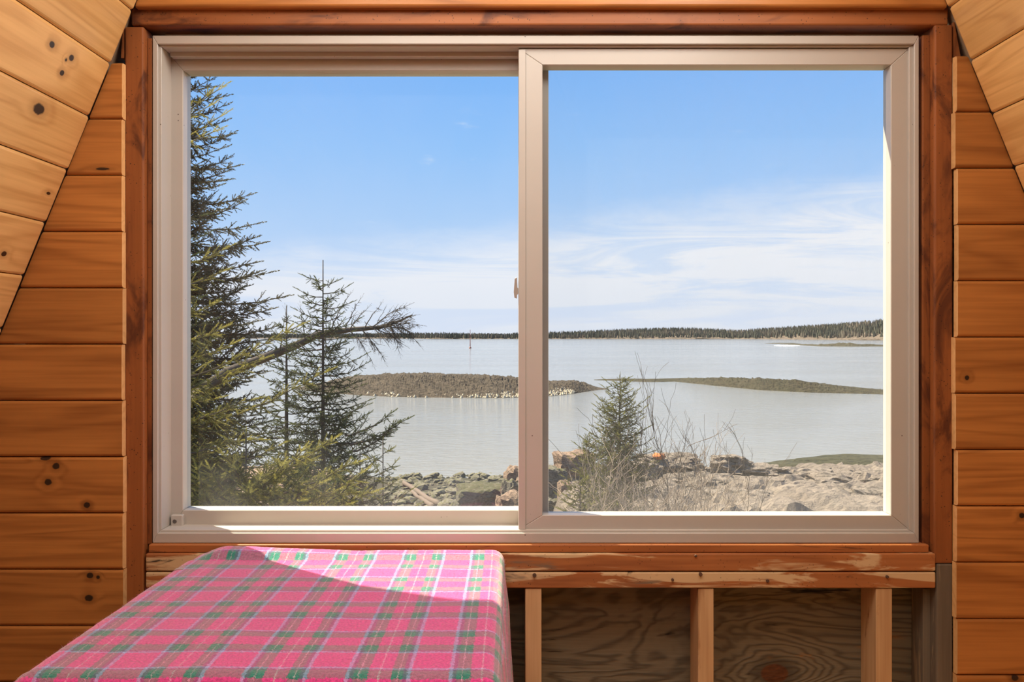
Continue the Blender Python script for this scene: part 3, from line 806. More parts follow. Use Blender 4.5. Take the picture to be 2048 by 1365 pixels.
# wool fuzz: short fibres standing off the cloth
rs = np.random.RandomState(3)
NH = 70000
hv, hf, huv = [], [], []
Va = np.array([tuple(p) for p in V]).reshape(NV + 1, NU + 1, 3)
ui = rs.rand(NH) * (NU - 2) + 0.5; vj = rs.rand(NH) * (NV - 2) + 0.5
i0 = ui.astype(int); j0 = vj.astype(int); fi = (ui - i0)[:, None]; fj = (vj - j0)[:, None]
p = (Va[j0, i0] * (1 - fi) + Va[j0, i0 + 1] * fi) * (1 - fj) + (Va[j0 + 1, i0] * (1 - fi) + Va[j0 + 1, i0 + 1] * fi) * fj
du = Va[j0, i0 + 1] - Va[j0, i0]; dv = Va[j0 + 1, i0] - Va[j0, i0]
nn = np.cross(du, dv); nn /= np.linalg.norm(nn, axis=1)[:, None] + 1e-12
L = (0.002 + 0.0055 * rs.rand(NH) ** 2.5)[:, None]
dirv = nn * 0.6 + rs.randn(NH, 3) * 0.6; dirv /= np.linalg.norm(dirv, axis=1)[:, None]
side = np.cross(dirv, rs.randn(NH, 3)); side /= np.linalg.norm(side, axis=1)[:, None]
q = np.stack([p - side * 0.00016, p + side * 0.00016, p + dirv * L], 1).reshape(-1, 3)
uvh = np.stack([U0 + (U1 - U0) * ui / NU + 5.0 - U_PH + PER * 40, V0 + (V1 - V0) * vj / NV + 5.0 - V_PH + PER * 40], 1)
fz = mesh_obj('wool_fuzz', q.tolist(), np.arange(NH * 3).reshape(-1, 3).tolist(), M_FUZZ, bl)
set_uv(fz.data, np.repeat(uvh, 3, axis=0)); fz['kind'] = 'stuff'

cp = cloth_pos(-0.735, -0.095)
d0 = 0.519 * F / (1140 - HY); cpx = (359 - HX) / F * d0
chip = prism('wood_chip', [(-0.010, 0.0), (-0.006, 0.003), (0.004, 0.0034), (0.010, 0.0022), (0.009, 0.0), (0.0, -0.0004)], -0.003, 0.003, M_CHIP, None, 0.0006)
chip.location = (cpx, d0 - D, cloth_pos(cpx, d0 - D).z + 0.0010); chip.rotation_euler = (0, 0, 0.15)
tag(chip, 'tiny grey wood chip lying on the blanket near its far left corner', 'wood chip')

# ------------------------------------------------------------------ terrain
SEA = CZ - 8.0
def interp(x, pts):
    if x <= pts[0][0]: return pts[0][1]
    for (a, b), (c, d) in zip(pts, pts[1:]):
        if x <= c: return b + (d - b) * (x - a) / (c - a)
    return pts[-1][1]
H_R = [(3, -2.9), (12, -3.6), (18, -4.12), (22, -4.45), (28, -4.72), (31, -5.0), (34, -6.2), (38, -8.6), (60, -12)]
H_G = [(3, -2.9), (8, -3.55), (12, -4.1), (20, -5.6), (28, -6.9), (36, -7.5), (46, -8.02), (60, -10)]
H_L = [(3, -2.9), (8, -3.55), (15, -4.4), (30, -6.0), (40, -6.45), (45, -7.7), (48, -8.4), (60, -11)]
def sstep(a, b, x):
    k = min(1, max(0, (x - a) / (b - a))); return k * k * (3 - 2 * k)
def ground_z(x, y, rough=True):
    d = y + D
    wr = sstep(0.5, 1.5, x + 0.4 * mnoise.noise(Vector((x * 0.6, y * 0.6, 2)))); wl = sstep(-7.5, -10, x)
    g = interp(d, H_G); h = g * (1 - wl) + interp(d, H_L) * wl
    h = h * (1 - wr) + interp(d, H_R) * wr
    if rough:
        v = Vector((x * 0.35, y * 0.5, 0.7))
        n = mnoise.fractal(v, 0.9, 2.1, 5)
        k = wr * sstep(14, 19, d)
        vd, vp = mnoise.voronoi(Vector((x * 0.42 + 0.5 * n, y * 0.85 + 0.5 * n, 0)))
        step_ = math.sin(vp[0].x * 12.9 + vp[0].y * 78.2) * 0.5
        rid = mnoise.fractal(Vector((x * 1.1, y * 1.5, 3.3)), 0.7, 2.2, 5)
        h += n * (0.10 + 0.14 * k) + (step_ * 0.22 + rid * 0.16) * k * (1 - sstep(30, 33, d))
        h += mnoise.noise(Vector((x * 2.3, y * 2.3, 4))) * 0.06
    return CZ + h
GX = np.concatenate([np.linspace(-30, -14, 40), np.linspace(-13.8, 20, 220), np.linspace(20.3, 34, 30)])
GY = np.concatenate([np.linspace(0.6, 15, 60), np.linspace(15.1, 36, 150), np.linspace(36.3, 58, 60)])
V = [(x, y, ground_z(x, y)) for y in GY for x in GX]
nx = len(GX)
Fc = [(j * nx + i, j * nx + i + 1, (j + 1) * nx + i + 1, (j + 1) * nx + i) for j in range(len(GY) - 1) for i in range(nx - 1)]
ground = mesh_obj('ground', V, Fc, M_GROUND, None, False)
tag(ground, 'sloping rocky shore ground outside the window', kind='structure')

bm = bmesh.new()
R_ = 7000
vs_ = [bm.verts.new(p) for p in ((-R_, 18, SEA), (R_, 18, SEA), (R_, R_, SEA), (-R_, R_, SEA))]
bm.faces.new(vs_)
sea = bm_obj('sea', bm, M_SEA); tag(sea, 'calm pale grey-blue sea inlet outside the window', kind='structure')

# ------------------------------------------------------------------ islands and far shore
def sea_pt(px, py):
    d = 8.0 * F / max(py - HY, 0.5); return Vector(((px - HX) / F * d, d - D, SEA))
def pl(pts, x): return interp(x, pts)
def island(name, label, cat, front, top, extra, mat, na=160, nb=26, rough=0.25, back=None, seed=0, freq=0.25):
    """front: waterline pixels; top: skyline pixels; extra(px): metres from the waterline to the crest"""
    x0, x1 = front[0][0], front[-1][0]
    V = []; Fc = []
    for i in range(na + 1):
        px = x0 + (x1 - x0) * i / na
        f = sea_pt(px, pl(front, px)); df = f.y + D; e = extra(px)
        dt = df + e; zt = CZ - (pl(top, px) - HY) / F * dt
        zt = max(zt, SEA + 0.02)
        X = (px - HX) / F
        for j in range(nb + 1):
            q = j / nb * 2
            if q <= 1:
                d = df + e * q; z = SEA + (zt - SEA) * (1 - (1 - q) ** 2.2) - 0.15 * (1 - q) ** 6
            else:
                d = dt + e * 1.2 * (q - 1); z = SEA + (zt - SEA) * (1 - (q - 1) ** 2) - 0.3 * (q - 1)
            p = Vector((X * d, d - D, z))
            n = mnoise.fractal(Vector((p.x * freq, p.y * freq, seed)), 0.45, 2.1, 6)
            amp = rough * min(1, (zt - SEA) * 0.8) * (math.sin(math.pi * min(1, q / 2 + 0.08)) + 0.25)
            if abs(q - 1) < 0.25: amp *= 0.45
            p.z += n * amp
            p.y += n * amp * 0.8
            V.append(p)
    for i in range(na):
        for j in range(nb):
            a = i * (nb + 1) + j; Fc.append((a, a + nb + 1, a + nb + 2, a + 1))
    o = mesh_obj(name, V, Fc, mat, None, False)
    tag(o, label, cat); return o
isl1 = island('rocky_islet', 'low brown rocky islet in the middle of the bay, seen through both panes', 'islet',
       [(590, 779), (640, 786), (740, 793), (840, 796), (1000, 797), (1100, 793), (1150, 788), (1195, 781), (1222, 779)],
       [(590, 776), (640, 768), (700, 755), (760, 750), (840, 748), (960, 751), (1040, 757), (1100, 764), (1140, 763), (1170, 767), (1195, 775), (1222, 778.5)],
       lambda px: 13 * min(1, (px - 580) / 90) * min(1, (1225 - px) / 140) + 0.6, M_ISLE, 440, 46, 0.42, seed=2, freq=0.6)
rs = random.Random(5)
def icorock(seed, sub=2, amp=0.35, blocky=0.0, freq=1.2, strata=0.0):
    bm = bmesh.new(); bmesh.ops.create_icosphere(bm, subdivisions=sub, radius=1.0)
    for v in bm.verts:
        c = v.co.copy()
        if blocky:
            m = max(abs(c.x), abs(c.y), abs(c.z)); c = c.lerp(c / m * 0.86, blocky)
        n = mnoise.fractal(c * freq + Vector((seed * 3.7, seed, 0)), 0.9, 2.0, 4)
        cr = mnoise.cell(c * 1.9 + Vector((seed, 2.2, 0.5))) - 0.5
        v.co = c * (1 + amp * n + amp * 0.28 * cr)
        if strata:
            lay = v.co.z * 2.6 + seed * 0.37 + 0.35 * mnoise.noise(c * 1.3)
            k_ = math.sin(math.floor(lay) * 12.9898 + seed) * 0.5
            v.co.x *= 1 + strata * k_; v.co.y *= 1 + strata * 2 * k_
    bmesh.ops.recalc_face_normals(bm, faces=bm.faces)
    me = bpy.data.meshes.new('rock'); bm.to_mesh(me); bm.free(); return me
# rubble along the islet's near edge
sp_ = Soup()
for k in range(420):
    px = rs.uniform(950, 1150) if k < 300 else rs.uniform(700, 1150)
    f = sea_pt(px, pl([(590, 779), (740, 793), (840, 796), (1000, 797), (1100, 793), (1150, 788), (1222, 779)], px))
    d = rs.uniform(0.0, 3.8 if k < 300 else 2.0); r = rs.uniform(0.10, 0.32)
    c = Vector((f.x * (f.y + D + d) / (f.y + D), f.y + d, SEA + 0.03 + d * 0.17))
    V = []; 
    for a in ((1, 0, 0), (-1, 0, 0), (0, 1, 0), (0, -1, 0), (0, 0, 1), (0, 0, -1)):
        V.append(c + Vector(a) * r * rs.uniform(0.6, 1.2))
    sp_.add(V, [(0, 2, 4), (2, 1, 4), (1, 3, 4), (3, 0, 4), (2, 0, 5), (1, 2, 5), (3, 1, 5), (0, 3, 5)])
ob = mesh_obj('rubble', sp_.v, sp_.f, M_ISLE_PALE, isl1); ob['kind'] = 'stuff'; ob['label'] = 'pale rubble along the near edge'

island('weedy_reef', 'long dark weed-covered reef reaching in from the right behind the small spruce', 'reef',
       [(1188, 760.5), (1250, 763.5), (1300, 765), (1350, 764), (1440, 773), (1520, 781), (1620, 786), (1700, 788), (1790, 791), (1900, 795)],
       [(1188, 759.5), (1250, 757.5), (1300, 758.5), (1350, 757), (1460, 756), (1510, 758), (1590, 761), (1660, 770), (1720, 776), (1790, 782), (1900, 788)],
       lambda px: 5 * min(1, (px - 1180) / 60), M_WEED, 380, 30, 0.34, seed=5, freq=0.7)
island('weedy_reef', 'thin far dark reef near the right edge of the window, just below the wooded shore', 'reef',
       [(1560, 689.5), (1590, 690.5), (1640, 693), (1700, 693.6), (1790, 693.5), (1850, 693.5)],
       [(1560, 688.8), (1590, 688.4), (1640, 689), (1690, 687.4), (1730, 689), (1790, 691), (1850, 692)],
       lambda px: 20, M_WEED, 80, 14, 1.0, seed=8, freq=0.1)
island('weedy_reef', 'small far dark rock with white surf left of the thin far reef', 'reef',
       [(1528, 687.5), (1550, 688), (1585, 688), (1602, 687.6)], [(1528, 687.2), (1550, 686.2), (1585, 686.3), (1602, 687.4)],
       lambda px: 12, M_WEED, 30, 10, 0.5, seed=9, freq=0.1)
def foam(px0, px1, py, h, label):
    V = []; n = 40; Fc = []
    for i in range(n + 1):
        px = px0 + (px1 - px0) * i / n
        k = math.sin(math.pi * i / n) * (0.5 + rs.random())
        a = sea_pt(px, py + h * 0.5 * k); b = sea_pt(px, py - h * 0.5 * k)
        a.z += 0.06; b.z += 0.10 + 0.25 * k; m = (a + b) / 2; m.z = b.z + 0.2 * k
        V += [a, m, b]
    for i in range(n):
        for j in range(2): Fc.append((i * 3 + j, (i + 1) * 3 + j, (i + 1) * 3 + j + 1, i * 3 + j + 1))
    tag(mesh_obj('surf', V, Fc, M_FOAM, None, True), label, 'surf')
foam(1548, 1600, 691.9, 1.0, 'white surf breaking along the small far rock')

top_far = [(380, 668), (600, 667), (700, 666), (830, 664.5), (900, 664), (960, 666), (1010, 667), (1040, 664), (1100, 662), (1150, 661), (1220, 657.5), (1330, 653.5), (1380, 654), (1440, 656.5), (1480, 659), (1500, 656.5), (1560, 653), (1640, 648), (1720, 642), (1780, 637), (1850, 632), (1950, 626)]
base_far = [(380, 677.5), (830, 677.5), (870, 678.4), (1040, 678.2), (1480, 678.6), (1560, 679.2), (1780, 681), (1950, 682)]
shore_top = [(x, y + 0) for x, y in top_far]
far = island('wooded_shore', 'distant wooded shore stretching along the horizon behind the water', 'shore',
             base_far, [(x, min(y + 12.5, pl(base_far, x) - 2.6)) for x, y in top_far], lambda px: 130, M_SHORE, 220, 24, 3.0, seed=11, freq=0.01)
# forest standing on the far shore
tv, tf, tt = [], [], []
rf = np.random.RandomState(9)
for k in range(8000):
    px = rf.uniform(395, 1945); q = rf.uniform(0.04, 1.0) ** 0.8
    fpt = sea_pt(px, pl(base_far, px)); df = fpt.y + D; d = df + 130 * q
    zt = CZ - (min(pl(top_far, px) + 12.5, pl(base_far, px) - 2.6) - HY) / F * (df + 130)
    zg = SEA + (zt - SEA) * (1 - (1 - q) ** 2.2) - 0.4
    ztop = CZ - (pl(top_far, px) - HY) / F * (df + 130)
    h = rf.uniform(6.5, 11.5) + (max(0, ztop - zt - 9) * 0.8 * q); r = rf.uniform(1.2, 2.3)
    h = min(h, ztop - zg + rf.uniform(-1.5, 1.8)) if ztop - zg > 3 else rf.uniform(2.5, 4)
    c = Vector(((px - HX) / F * d, d - D, zg)); o = len(tv); n = 4
    an = rf.uniform(0, 6)
    for a in range(n):
        tv.append((c.x + r * math.cos(an + a * 2 * math.pi / n), c.y + r * math.sin(an + a * 2 * math.pi / n), c.z + h * 0.05))
    for a in range(n):
        tv.append((c.x + r * 0.7 * math.cos(an + a * 2 * math.pi / n), c.y + r * 0.7 * math.sin(an + a * 2 * math.pi / n), c.z + h * 0.5))
    tv.append((c.x, c.y, c.z + h))
    for a in range(n):
        b = (a + 1) % n
        tf.append((o + a, o + b, o + n + b)); tf.append((o + a, o + n + b, o + n + a)); tf.append((o + n + a, o + n + b, o + 2 * n))
    tt += [rf.rand()] * (2 * n + 1)
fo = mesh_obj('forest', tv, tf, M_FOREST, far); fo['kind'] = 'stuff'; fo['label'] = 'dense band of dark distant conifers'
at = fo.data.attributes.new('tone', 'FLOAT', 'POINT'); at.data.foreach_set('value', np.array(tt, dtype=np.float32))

# slim navigation spar in the water
s = sea_pt(940.3, 697)
spar = empty('channel_spar', s); tag(spar, 'thin upright channel marker pole standing in the far water', 'marker')
V, Fc = tube_arrays([s + Vector((0, 0, -0.5)), s + Vector((0, 0, 4.0)), s + Vector((0, 0, 11.0))], [0.30, 0.22, 0.12], 8)
child(mesh_obj('pole', V, Fc, M_SPAR), spar)
V, Fc = tube_arrays([s + Vector((0, 0, -0.2)), s + Vector((0, 0, 0.5)), s + Vector((0, 0, 0.9))], [0.8, 0.7, 0.3], 10)
child(mesh_obj('float_collar', V, Fc, M_SPAR), spar)

# ------------------------------------------------------------------ rocks
ROCKS = {}
def rock(name, label, cat, px, py, d, wpx, hpx, depth, seed, mat, blocky=0.5, rot=0.0, sub=4, group=None, amp=0.30, tilt=0.0):
    """px, py: pixel centre; d: distance from the camera; wpx, hpx: pixel size; depth in metres"""
    me = icorock(seed, sub, amp, blocky, 1.2, 0.16 if name == 'rock_ledge' else 0.0); me.materials.append(mat)
    o = bpy.data.objects.new(name, me)
    o.location = P(px, py, d - D)
    o.scale = (wpx / 2 / F * d, depth / 2, hpx / 2 / F * d)
    # seat the rock on the ground: keep its top, reach down to the terrain
    hz = o.scale[2]; gz = ground_z(o.location.x, o.location.y, False) - 0.12
    if o.location.z - hz > gz and name != 'lichen_rock':      # the lichen rock lies on a ledge
        top = o.location.z + hz; o.location.z = (top + gz) / 2; o.scale[2] = (top - gz) / 2
    o.rotation_euler = (0, tilt, rot)
    link(o); tag(o, label, cat, group); return o
rock('boulder', 'flat-topped mossy boulder with a dark shaded front face on the beach', 'boulder', 962, 1003, 33, 112, 74, 2.4, 1, M_MOSSY, 0.8, 0.1, amp=0.16)
rock('boulder', 'smooth rounded grey boulder at the foot of the mossy flat-topped boulder', 'boulder', 897, 1016, 31, 54, 36, 1.2, 2, M_STONE, 0.1, amp=0.12)
rock('boulder', 'tall tan boulder half hidden behind the meeting stile at the water edge', 'boulder', 1036, 965, 31, 62, 66, 1.6, 3, M_PINK, 0.5, 0.3)
rock('boulder', 'grey wedge boulder between the mossy boulder and the tall tan one', 'boulder', 1024, 978, 30.4, 40, 42, 1.0, 4, M_STONE, 0.4, 0.6)
rock('boulder', 'cracked tan boulder at the lower right corner of the left pane', 'boulder', 1022, 1010, 29, 68, 54, 1.4, 5, M_PINK, 0.25, 0.2)
rock('boulder', 'large squarish pink boulder at the left side of the right pane', 'boulder', 1147, 938, 27, 88, 78, 1.7, 6, M_PINK, 0.65, 0.15, amp=0.22)
rock('boulder', 'dark shaded block below and left of the large squarish pink boulder', 'boulder', 1105, 968, 25.5, 66, 78, 0.9, 7, M_STONE, 0.75, -0.2, amp=0.18)
rock('boulder', 'upright pale pink slab standing at the lower left of the right pane', 'boulder', 1129, 1000, 24, 30, 84, 0.6, 8, M_PINK, 0.7, 0.2, amp=0.16)
rock('boulder', 'low dark stone beside the upright pink slab at the frame', 'boulder', 1100, 1012, 23.5, 40, 36, 0.8, 9, M_STONE, 0.4, 0.0)
LG = 'pale granite ledges'
ledge_specs = [
 (1340, 926, 28, 150, 34, 2.2, 'flat grey ledge behind the bare shrub stems'), (1462, 926, 27.5, 90, 36, 1.6, 'rounded dark-faced ledge right of the bare shrub'),
 (1520, 938, 27.5, 110, 22, 1.6, 'thin ledge stepping down beside the rounded dark-faced ledge'),
 (1600, 957, 27, 250, 40, 2.6, 'long pale upper ledge with a shaded undercut face'), (1720, 962, 26.5, 200, 60, 2.6, 'broad pale ledge against the right edge of the window'),
 (1500, 972, 24.5, 220, 34, 2.2, 'smooth pale slab below the thin ledge'), (1640, 990, 23.5, 230, 40, 2.0, 'middle pale slab below the long upper ledge'),
 (1760, 1002, 22.5, 170, 60, 1.8, 'pale slab in the lower right corner of the window'), (1480, 1006, 22, 170, 50, 1.8, 'lumpy pale ledge low down right of the shrub tangle'),
 (1610, 1024, 21, 220, 46, 1.8, 'lowest pale ledge along the window sill'), (1390, 968, 25, 130, 44, 1.8, 'pale ledge showing through the shrub twigs'),
 (1270, 948, 27, 120, 50, 1.8, 'pale broken ledge behind the small spruce')]
for i, (px, py, d, wp, hp, dep, lab) in enumerate(ledge_specs):
    rock('rock_ledge', lab, 'rock ledge', px, py + (2 if px < 1560 else 9), d, wp, hp, dep, 20 + i, M_LEDGE, 0.35, rnd.uniform(-0.25, 0.25), 5, LG, 0.42, rnd.uniform(-0.05, 0.05))
rock('seaweed_mound', 'long green-brown seaweed-covered mound behind the pale ledges on the right', 'rock', 1715, 944, 33.5, 440, 56, 4.5, 41, M_GREENWEED, 0.1, 0.0, 5, None, 0.22)
rock('lichen_rock', 'small bright orange lichen rock behind the bare shrub', 'rock', 1318, 913, 27.4, 26, 13, 0.6, 42, M_ORANGE, 0.2, 0.0, 3)
# driftwood
def on_ground(px, py):
    for q in np.arange(6, 47, 0.1):
        if CZ - (py - HY) / F * q <= ground_z((px - HX) / F * q, q - D, False) + 0.12: return Vector(((px - HX) / F * q, q - D, 0))
    return Vector(((px - HX) / F * 46, 46 - D, 0))
def log(label, a, b, r0, r1, seed):
    pa, pb = on_ground(*a), on_ground(*b); n = 12; pts = []
    for k in range(n + 1):
        p = pa.lerp(pb, k / n); p.z = 0
        p.z = ground_z(p.x, p.y, False) + 0.14 + 0.03 * mnoise.noise(Vector((k * 0.6, seed, 0)))
        p.x += 0.10 * mnoise.noise(Vector((k * 0.4, seed, 3))); pts.append(p)
    V, Fc = tube_arrays(pts, [(r0 + (r1 - r0) * k / n) * (1 + 0.25 * mnoise.noise(Vector((k * 0.9, seed, 7)))) for k in range(n + 1)], 9)
    tag(mesh_obj('driftwood_log', V, Fc, M_DRIFT, None, True), label, 'log')
log('weathered driftwood log slanting down right of the spruces', (800, 962), (878, 1012), 0.11, 0.14, 1)
log('second driftwood log lying below the slanting one at the sill', (822, 985), (868, 1016), 0.09, 0.12, 2)
# beach stones
stone_me = []
for k in range(7):
    me = icorock(60 + k, 2, 0.28, 0.25); me.materials.append(M_STONE); stone_me.append(me)
rb = random.Random(21)
placed = []
tries = 0
while len(placed) < 290 and tries < 6000:
    tries += 1
    px = rb.uniform(770, 1036); py = rb.uniform(951, 1022)
    # distance where the sight line meets the beach
    d = None
    for q in np.arange(30, 47.5, 0.25):
        x = (px - HX) / F * q
        if CZ - (py - HY) / F * q <= ground_z(x, q - D, False) + 0.02: d = q; break
    if d is None: continue
    x = (px - HX) / F * d; r = rb.uniform(0.09, 0.20) if rb.random() < 0.75 else rb.uniform(0.2, 0.36)
    if any((x - a) ** 2 + (d - b) ** 2 < (0.62 * (r + c)) ** 2 for a, b, c in placed): continue
    placed.append((x, d, r))
    o = bpy.data.objects.new('beach_stone', rb.choice(stone_me)); o.location = (x, d - D, ground_z(x, d - D, True) + r * 0.18)
    o.scale = (r * rb.uniform(0.9, 1.35), r * rb.uniform(0.9, 1.3), r * rb.uniform(0.55, 0.85)); o.rotation_euler = (rb.uniform(-.3, .3), rb.uniform(-.3, .3), rb.uniform(0, 6.28))
    link(o); tag(o, 'grey-green weedy stone on the cobble beach between the spruces and the boulders', 'stone', 'cobble beach stones')

# ------------------------------------------------------------------ spruces
def shoot_template(nn, length, nl, width, seed, ang=52):
    r = np.random.RandomState(seed); tris = []
    for k in range(nn):
        tpos = (k + 0.5) / nn; az = k * 2.39996 + r.uniform(-.3, .3)
        a = math.radians(ang + r.uniform(-12, 10) - 22 * tpos)
        rad = np.array([0, math.cos(az), math.sin(az)]); ax = np.array([1.0, 0, 0])
        b = ax * tpos * length; dd = ax * math.cos(a) + rad * math.sin(a)
        sd = np.cross(dd, ax); sd /= np.linalg.norm(sd) + 1e-9
        l_ = nl * r.uniform(0.8, 1.15)
        tris += [b - sd * width / 2, b + sd * width / 2, b + dd * l_]
    return np.array(tris)
TPL = {'near': [shoot_template(44, 0.085, 0.0165, 0.0038, s) for s in range(3)],
       'mid': [shoot_template(24, 0.095, 0.019, 0.0074, s + 9) for s in range(3)],
       'far': [shoot_template(14, 0.115, 0.026, 0.0145, s + 19) for s in range(3)],
       'dead': [shoot_template(12, 0.10, 0.014, 0.006, s + 29) for s in range(3)]}
class Branch:
    def __init__(s): s.wood = Soup(); s.sh = []
    def shoot(s, p, d, sc, tone): s.sh.append((p.x, p.y, p.z, d.x, d.y, d.z, sc, tone))
    def needles(s, kind, rs_):
        if not s.sh: return None
        A = np.array(s.sh); n = len(A); out, tone = [], []
        dirs = A[:, 3:6] / (np.linalg.norm(A[:, 3:6], axis=1)[:, None] + 1e-9)
        ref = rs_.randn(n, 3); y = np.cross(dirs, ref); y /= np.linalg.norm(y, axis=1)[:, None] + 1e-9
        z = np.cross(dirs, y); Rm = np.stack([dirs, y, z], 2)
        tp = TPL[kind]; pick = rs_.randint(0, len(tp), n)
        for k, tq in enumerate(tp):
            m = pick == k
            if not m.any(): continue
            W = np.einsum('nij,vj->nvi', Rm[m], tq) * A[m, 6][:, None, None] + A[m, 0:3][:, None, :]
            out.append(W.reshape(-1, 3)); tone.append(np.repeat(A[m, 7], len(tq)))
        return np.concatenate(out), np.concatenate(tone)
def fast_tris(name, verts, mat, parent, tone):
    me = bpy.data.meshes.new(name); n = len(verts)
    me.vertices.add(n); me.vertices.foreach_set('co', verts.astype(np.float32).ravel())
    me.loops.add(n); me.loops.foreach_set('vertex_index', np.arange(n, dtype=np.int32))
    me.polygons.add(n // 3); me.polygons.foreach_set('loop_start', np.arange(0, n, 3, dtype=np.int32))
    me.polygons.foreach_set('loop_total', np.full(n // 3, 3, dtype=np.int32))
    me.update(calc_edges=True)
    a = me.attributes.new('tone', 'FLOAT', 'POINT'); a.data.foreach_set('value', tone.astype(np.float32))
    me.materials.append(mat)
    o = bpy.data.objects.new(name, me); link(o, parent); o['kind'] = 'stuff'; return o
UP = Vector((0, 0, 1))
def rot_dir(d, ang, pitch):
    """turn d by ang in its own near-horizontal plane, then lift by pitch"""
    s_ = d.cross(UP); s_ = s_.normalized() if s_.length > 1e-4 else Vector((1, 0, 0))
    v = d * math.cos(ang) + s_ * math.sin(ang)
    v.z += pitch; return v.normalized()
def grow_branch(start, tip, r, sag=0.08, step=0.075, dens=1.0, ssc=1.0, spread=0.42, bare=0.15, tip_up=0.06, tonebase=0.25, droop=0.0, rad=0.012, subs=1.0):
    """a limb from the trunk to its tip, with side twigs clothed in needle shoots"""
    B = Branch(); v = tip - start; Lb = v.length
    n = max(3, int(Lb / step))
    pts = []
    for k in range(n + 1):
        q = k / n
        p = start.lerp(tip, q); p.z -= sag * Lb * math.sin(math.pi * q) * (1 - 0.3 * q); p.z += tip_up * Lb * (q ** 3 - q) * 0.5
        p += Vector((r.uniform(-1, 1), r.uniform(-1, 1), r.uniform(-1, 1))) * 0.008
        pts.append(p)
    B.wood.tube(pts, [max(0.0022, rad * (1 - 0.85 * k / n)) for k in range(n + 1)], 5)
    for k in range(n):
        q = k / n
        d = (pts[k + 1] - pts[k]).normalized()
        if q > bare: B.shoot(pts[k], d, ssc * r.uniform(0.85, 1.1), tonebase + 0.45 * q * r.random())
        if q < bare * 0.8: continue
        sub_l = spread * (Lb * (1 - q) * 0.85 + 0.09) * r.uniform(0.65, 1.15)
        for sgn in (-1, 1, 0, 0):
            if r.random() > (0.88 if sgn else 0.55) * dens: continue
            if sgn: dd = rot_dir(d, sgn * math.radians(r.uniform(38, 66)), r.uniform(-0.40, 0.45) - droop)
            else:
                dd = rot_dir(d, r.uniform(-0.5, 0.5), (r.uniform(0.5, 1.2) if r.random() < 0.5 else -r.uniform(0.5, 1.1)) - droop); 
            m = max(1, int(sub_l / (step * 0.95)))
            p = pts[k].copy(); tw = [p.copy()]
            for s_ in range(m):
                e = (dd + Vector((r.uniform(-1, 1), r.uniform(-1, 1), r.uniform(-1, 1) - droop)) * 0.16).normalized()
                outer = (s_ + 1) / m
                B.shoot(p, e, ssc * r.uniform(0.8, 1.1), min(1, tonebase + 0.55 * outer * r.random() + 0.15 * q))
                if r.random() < 0.75 * subs * dens:
                    g = rot_dir(e, r.choice((-1, 1)) * math.radians(r.uniform(30, 60)), r.uniform(-0.6, 0.8) - droop)
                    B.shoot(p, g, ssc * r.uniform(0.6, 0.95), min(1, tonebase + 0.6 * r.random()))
                if r.random() < 0.35 * subs * dens:
                    g = rot_dir(e, r.choice((-1, 1)) * math.radians(r.uniform(15, 60)), r.uniform(-1.0, 0.3) - droop)
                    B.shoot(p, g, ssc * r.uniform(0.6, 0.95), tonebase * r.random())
                p = p + e * step * 0.95; tw.append(p.copy())
            if len(tw) > 1: B.wood.tube(tw, [0.0028] * (len(tw) - 1) + [0.0014], 3)
    d = (pts[-1] - pts[-2]).normalized()
    B.shoot(pts[-1], d, ssc * 1.15, min(1, tonebase + 0.6))
    for sgn in (-1, 1): B.shoot(pts[-1], rot_dir(d, sgn * 0.6, 0.1), ssc * 0.8, min(1, tonebase + 0.5))
    return B
def emit_branch(tree, B, kind, mat, rs_):
    w_ = mesh_obj('branch', B.wood.v, B.wood.f, M_BARK, tree)
    w_.matrix_parent_inverse = Matrix.Translation(-Vector(tree.location))
    nd = B.needles(kind, rs_)
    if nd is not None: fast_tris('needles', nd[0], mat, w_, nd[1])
def trunk(tree, pts, radii, n=8):
    V, Fc = tube_arrays(pts, radii, n); o = mesh_obj('trunk', V, Fc, M_BARK, tree, True)
    o.matrix_parent_inverse = Matrix.Translation(-Vector(tree.location)); return o
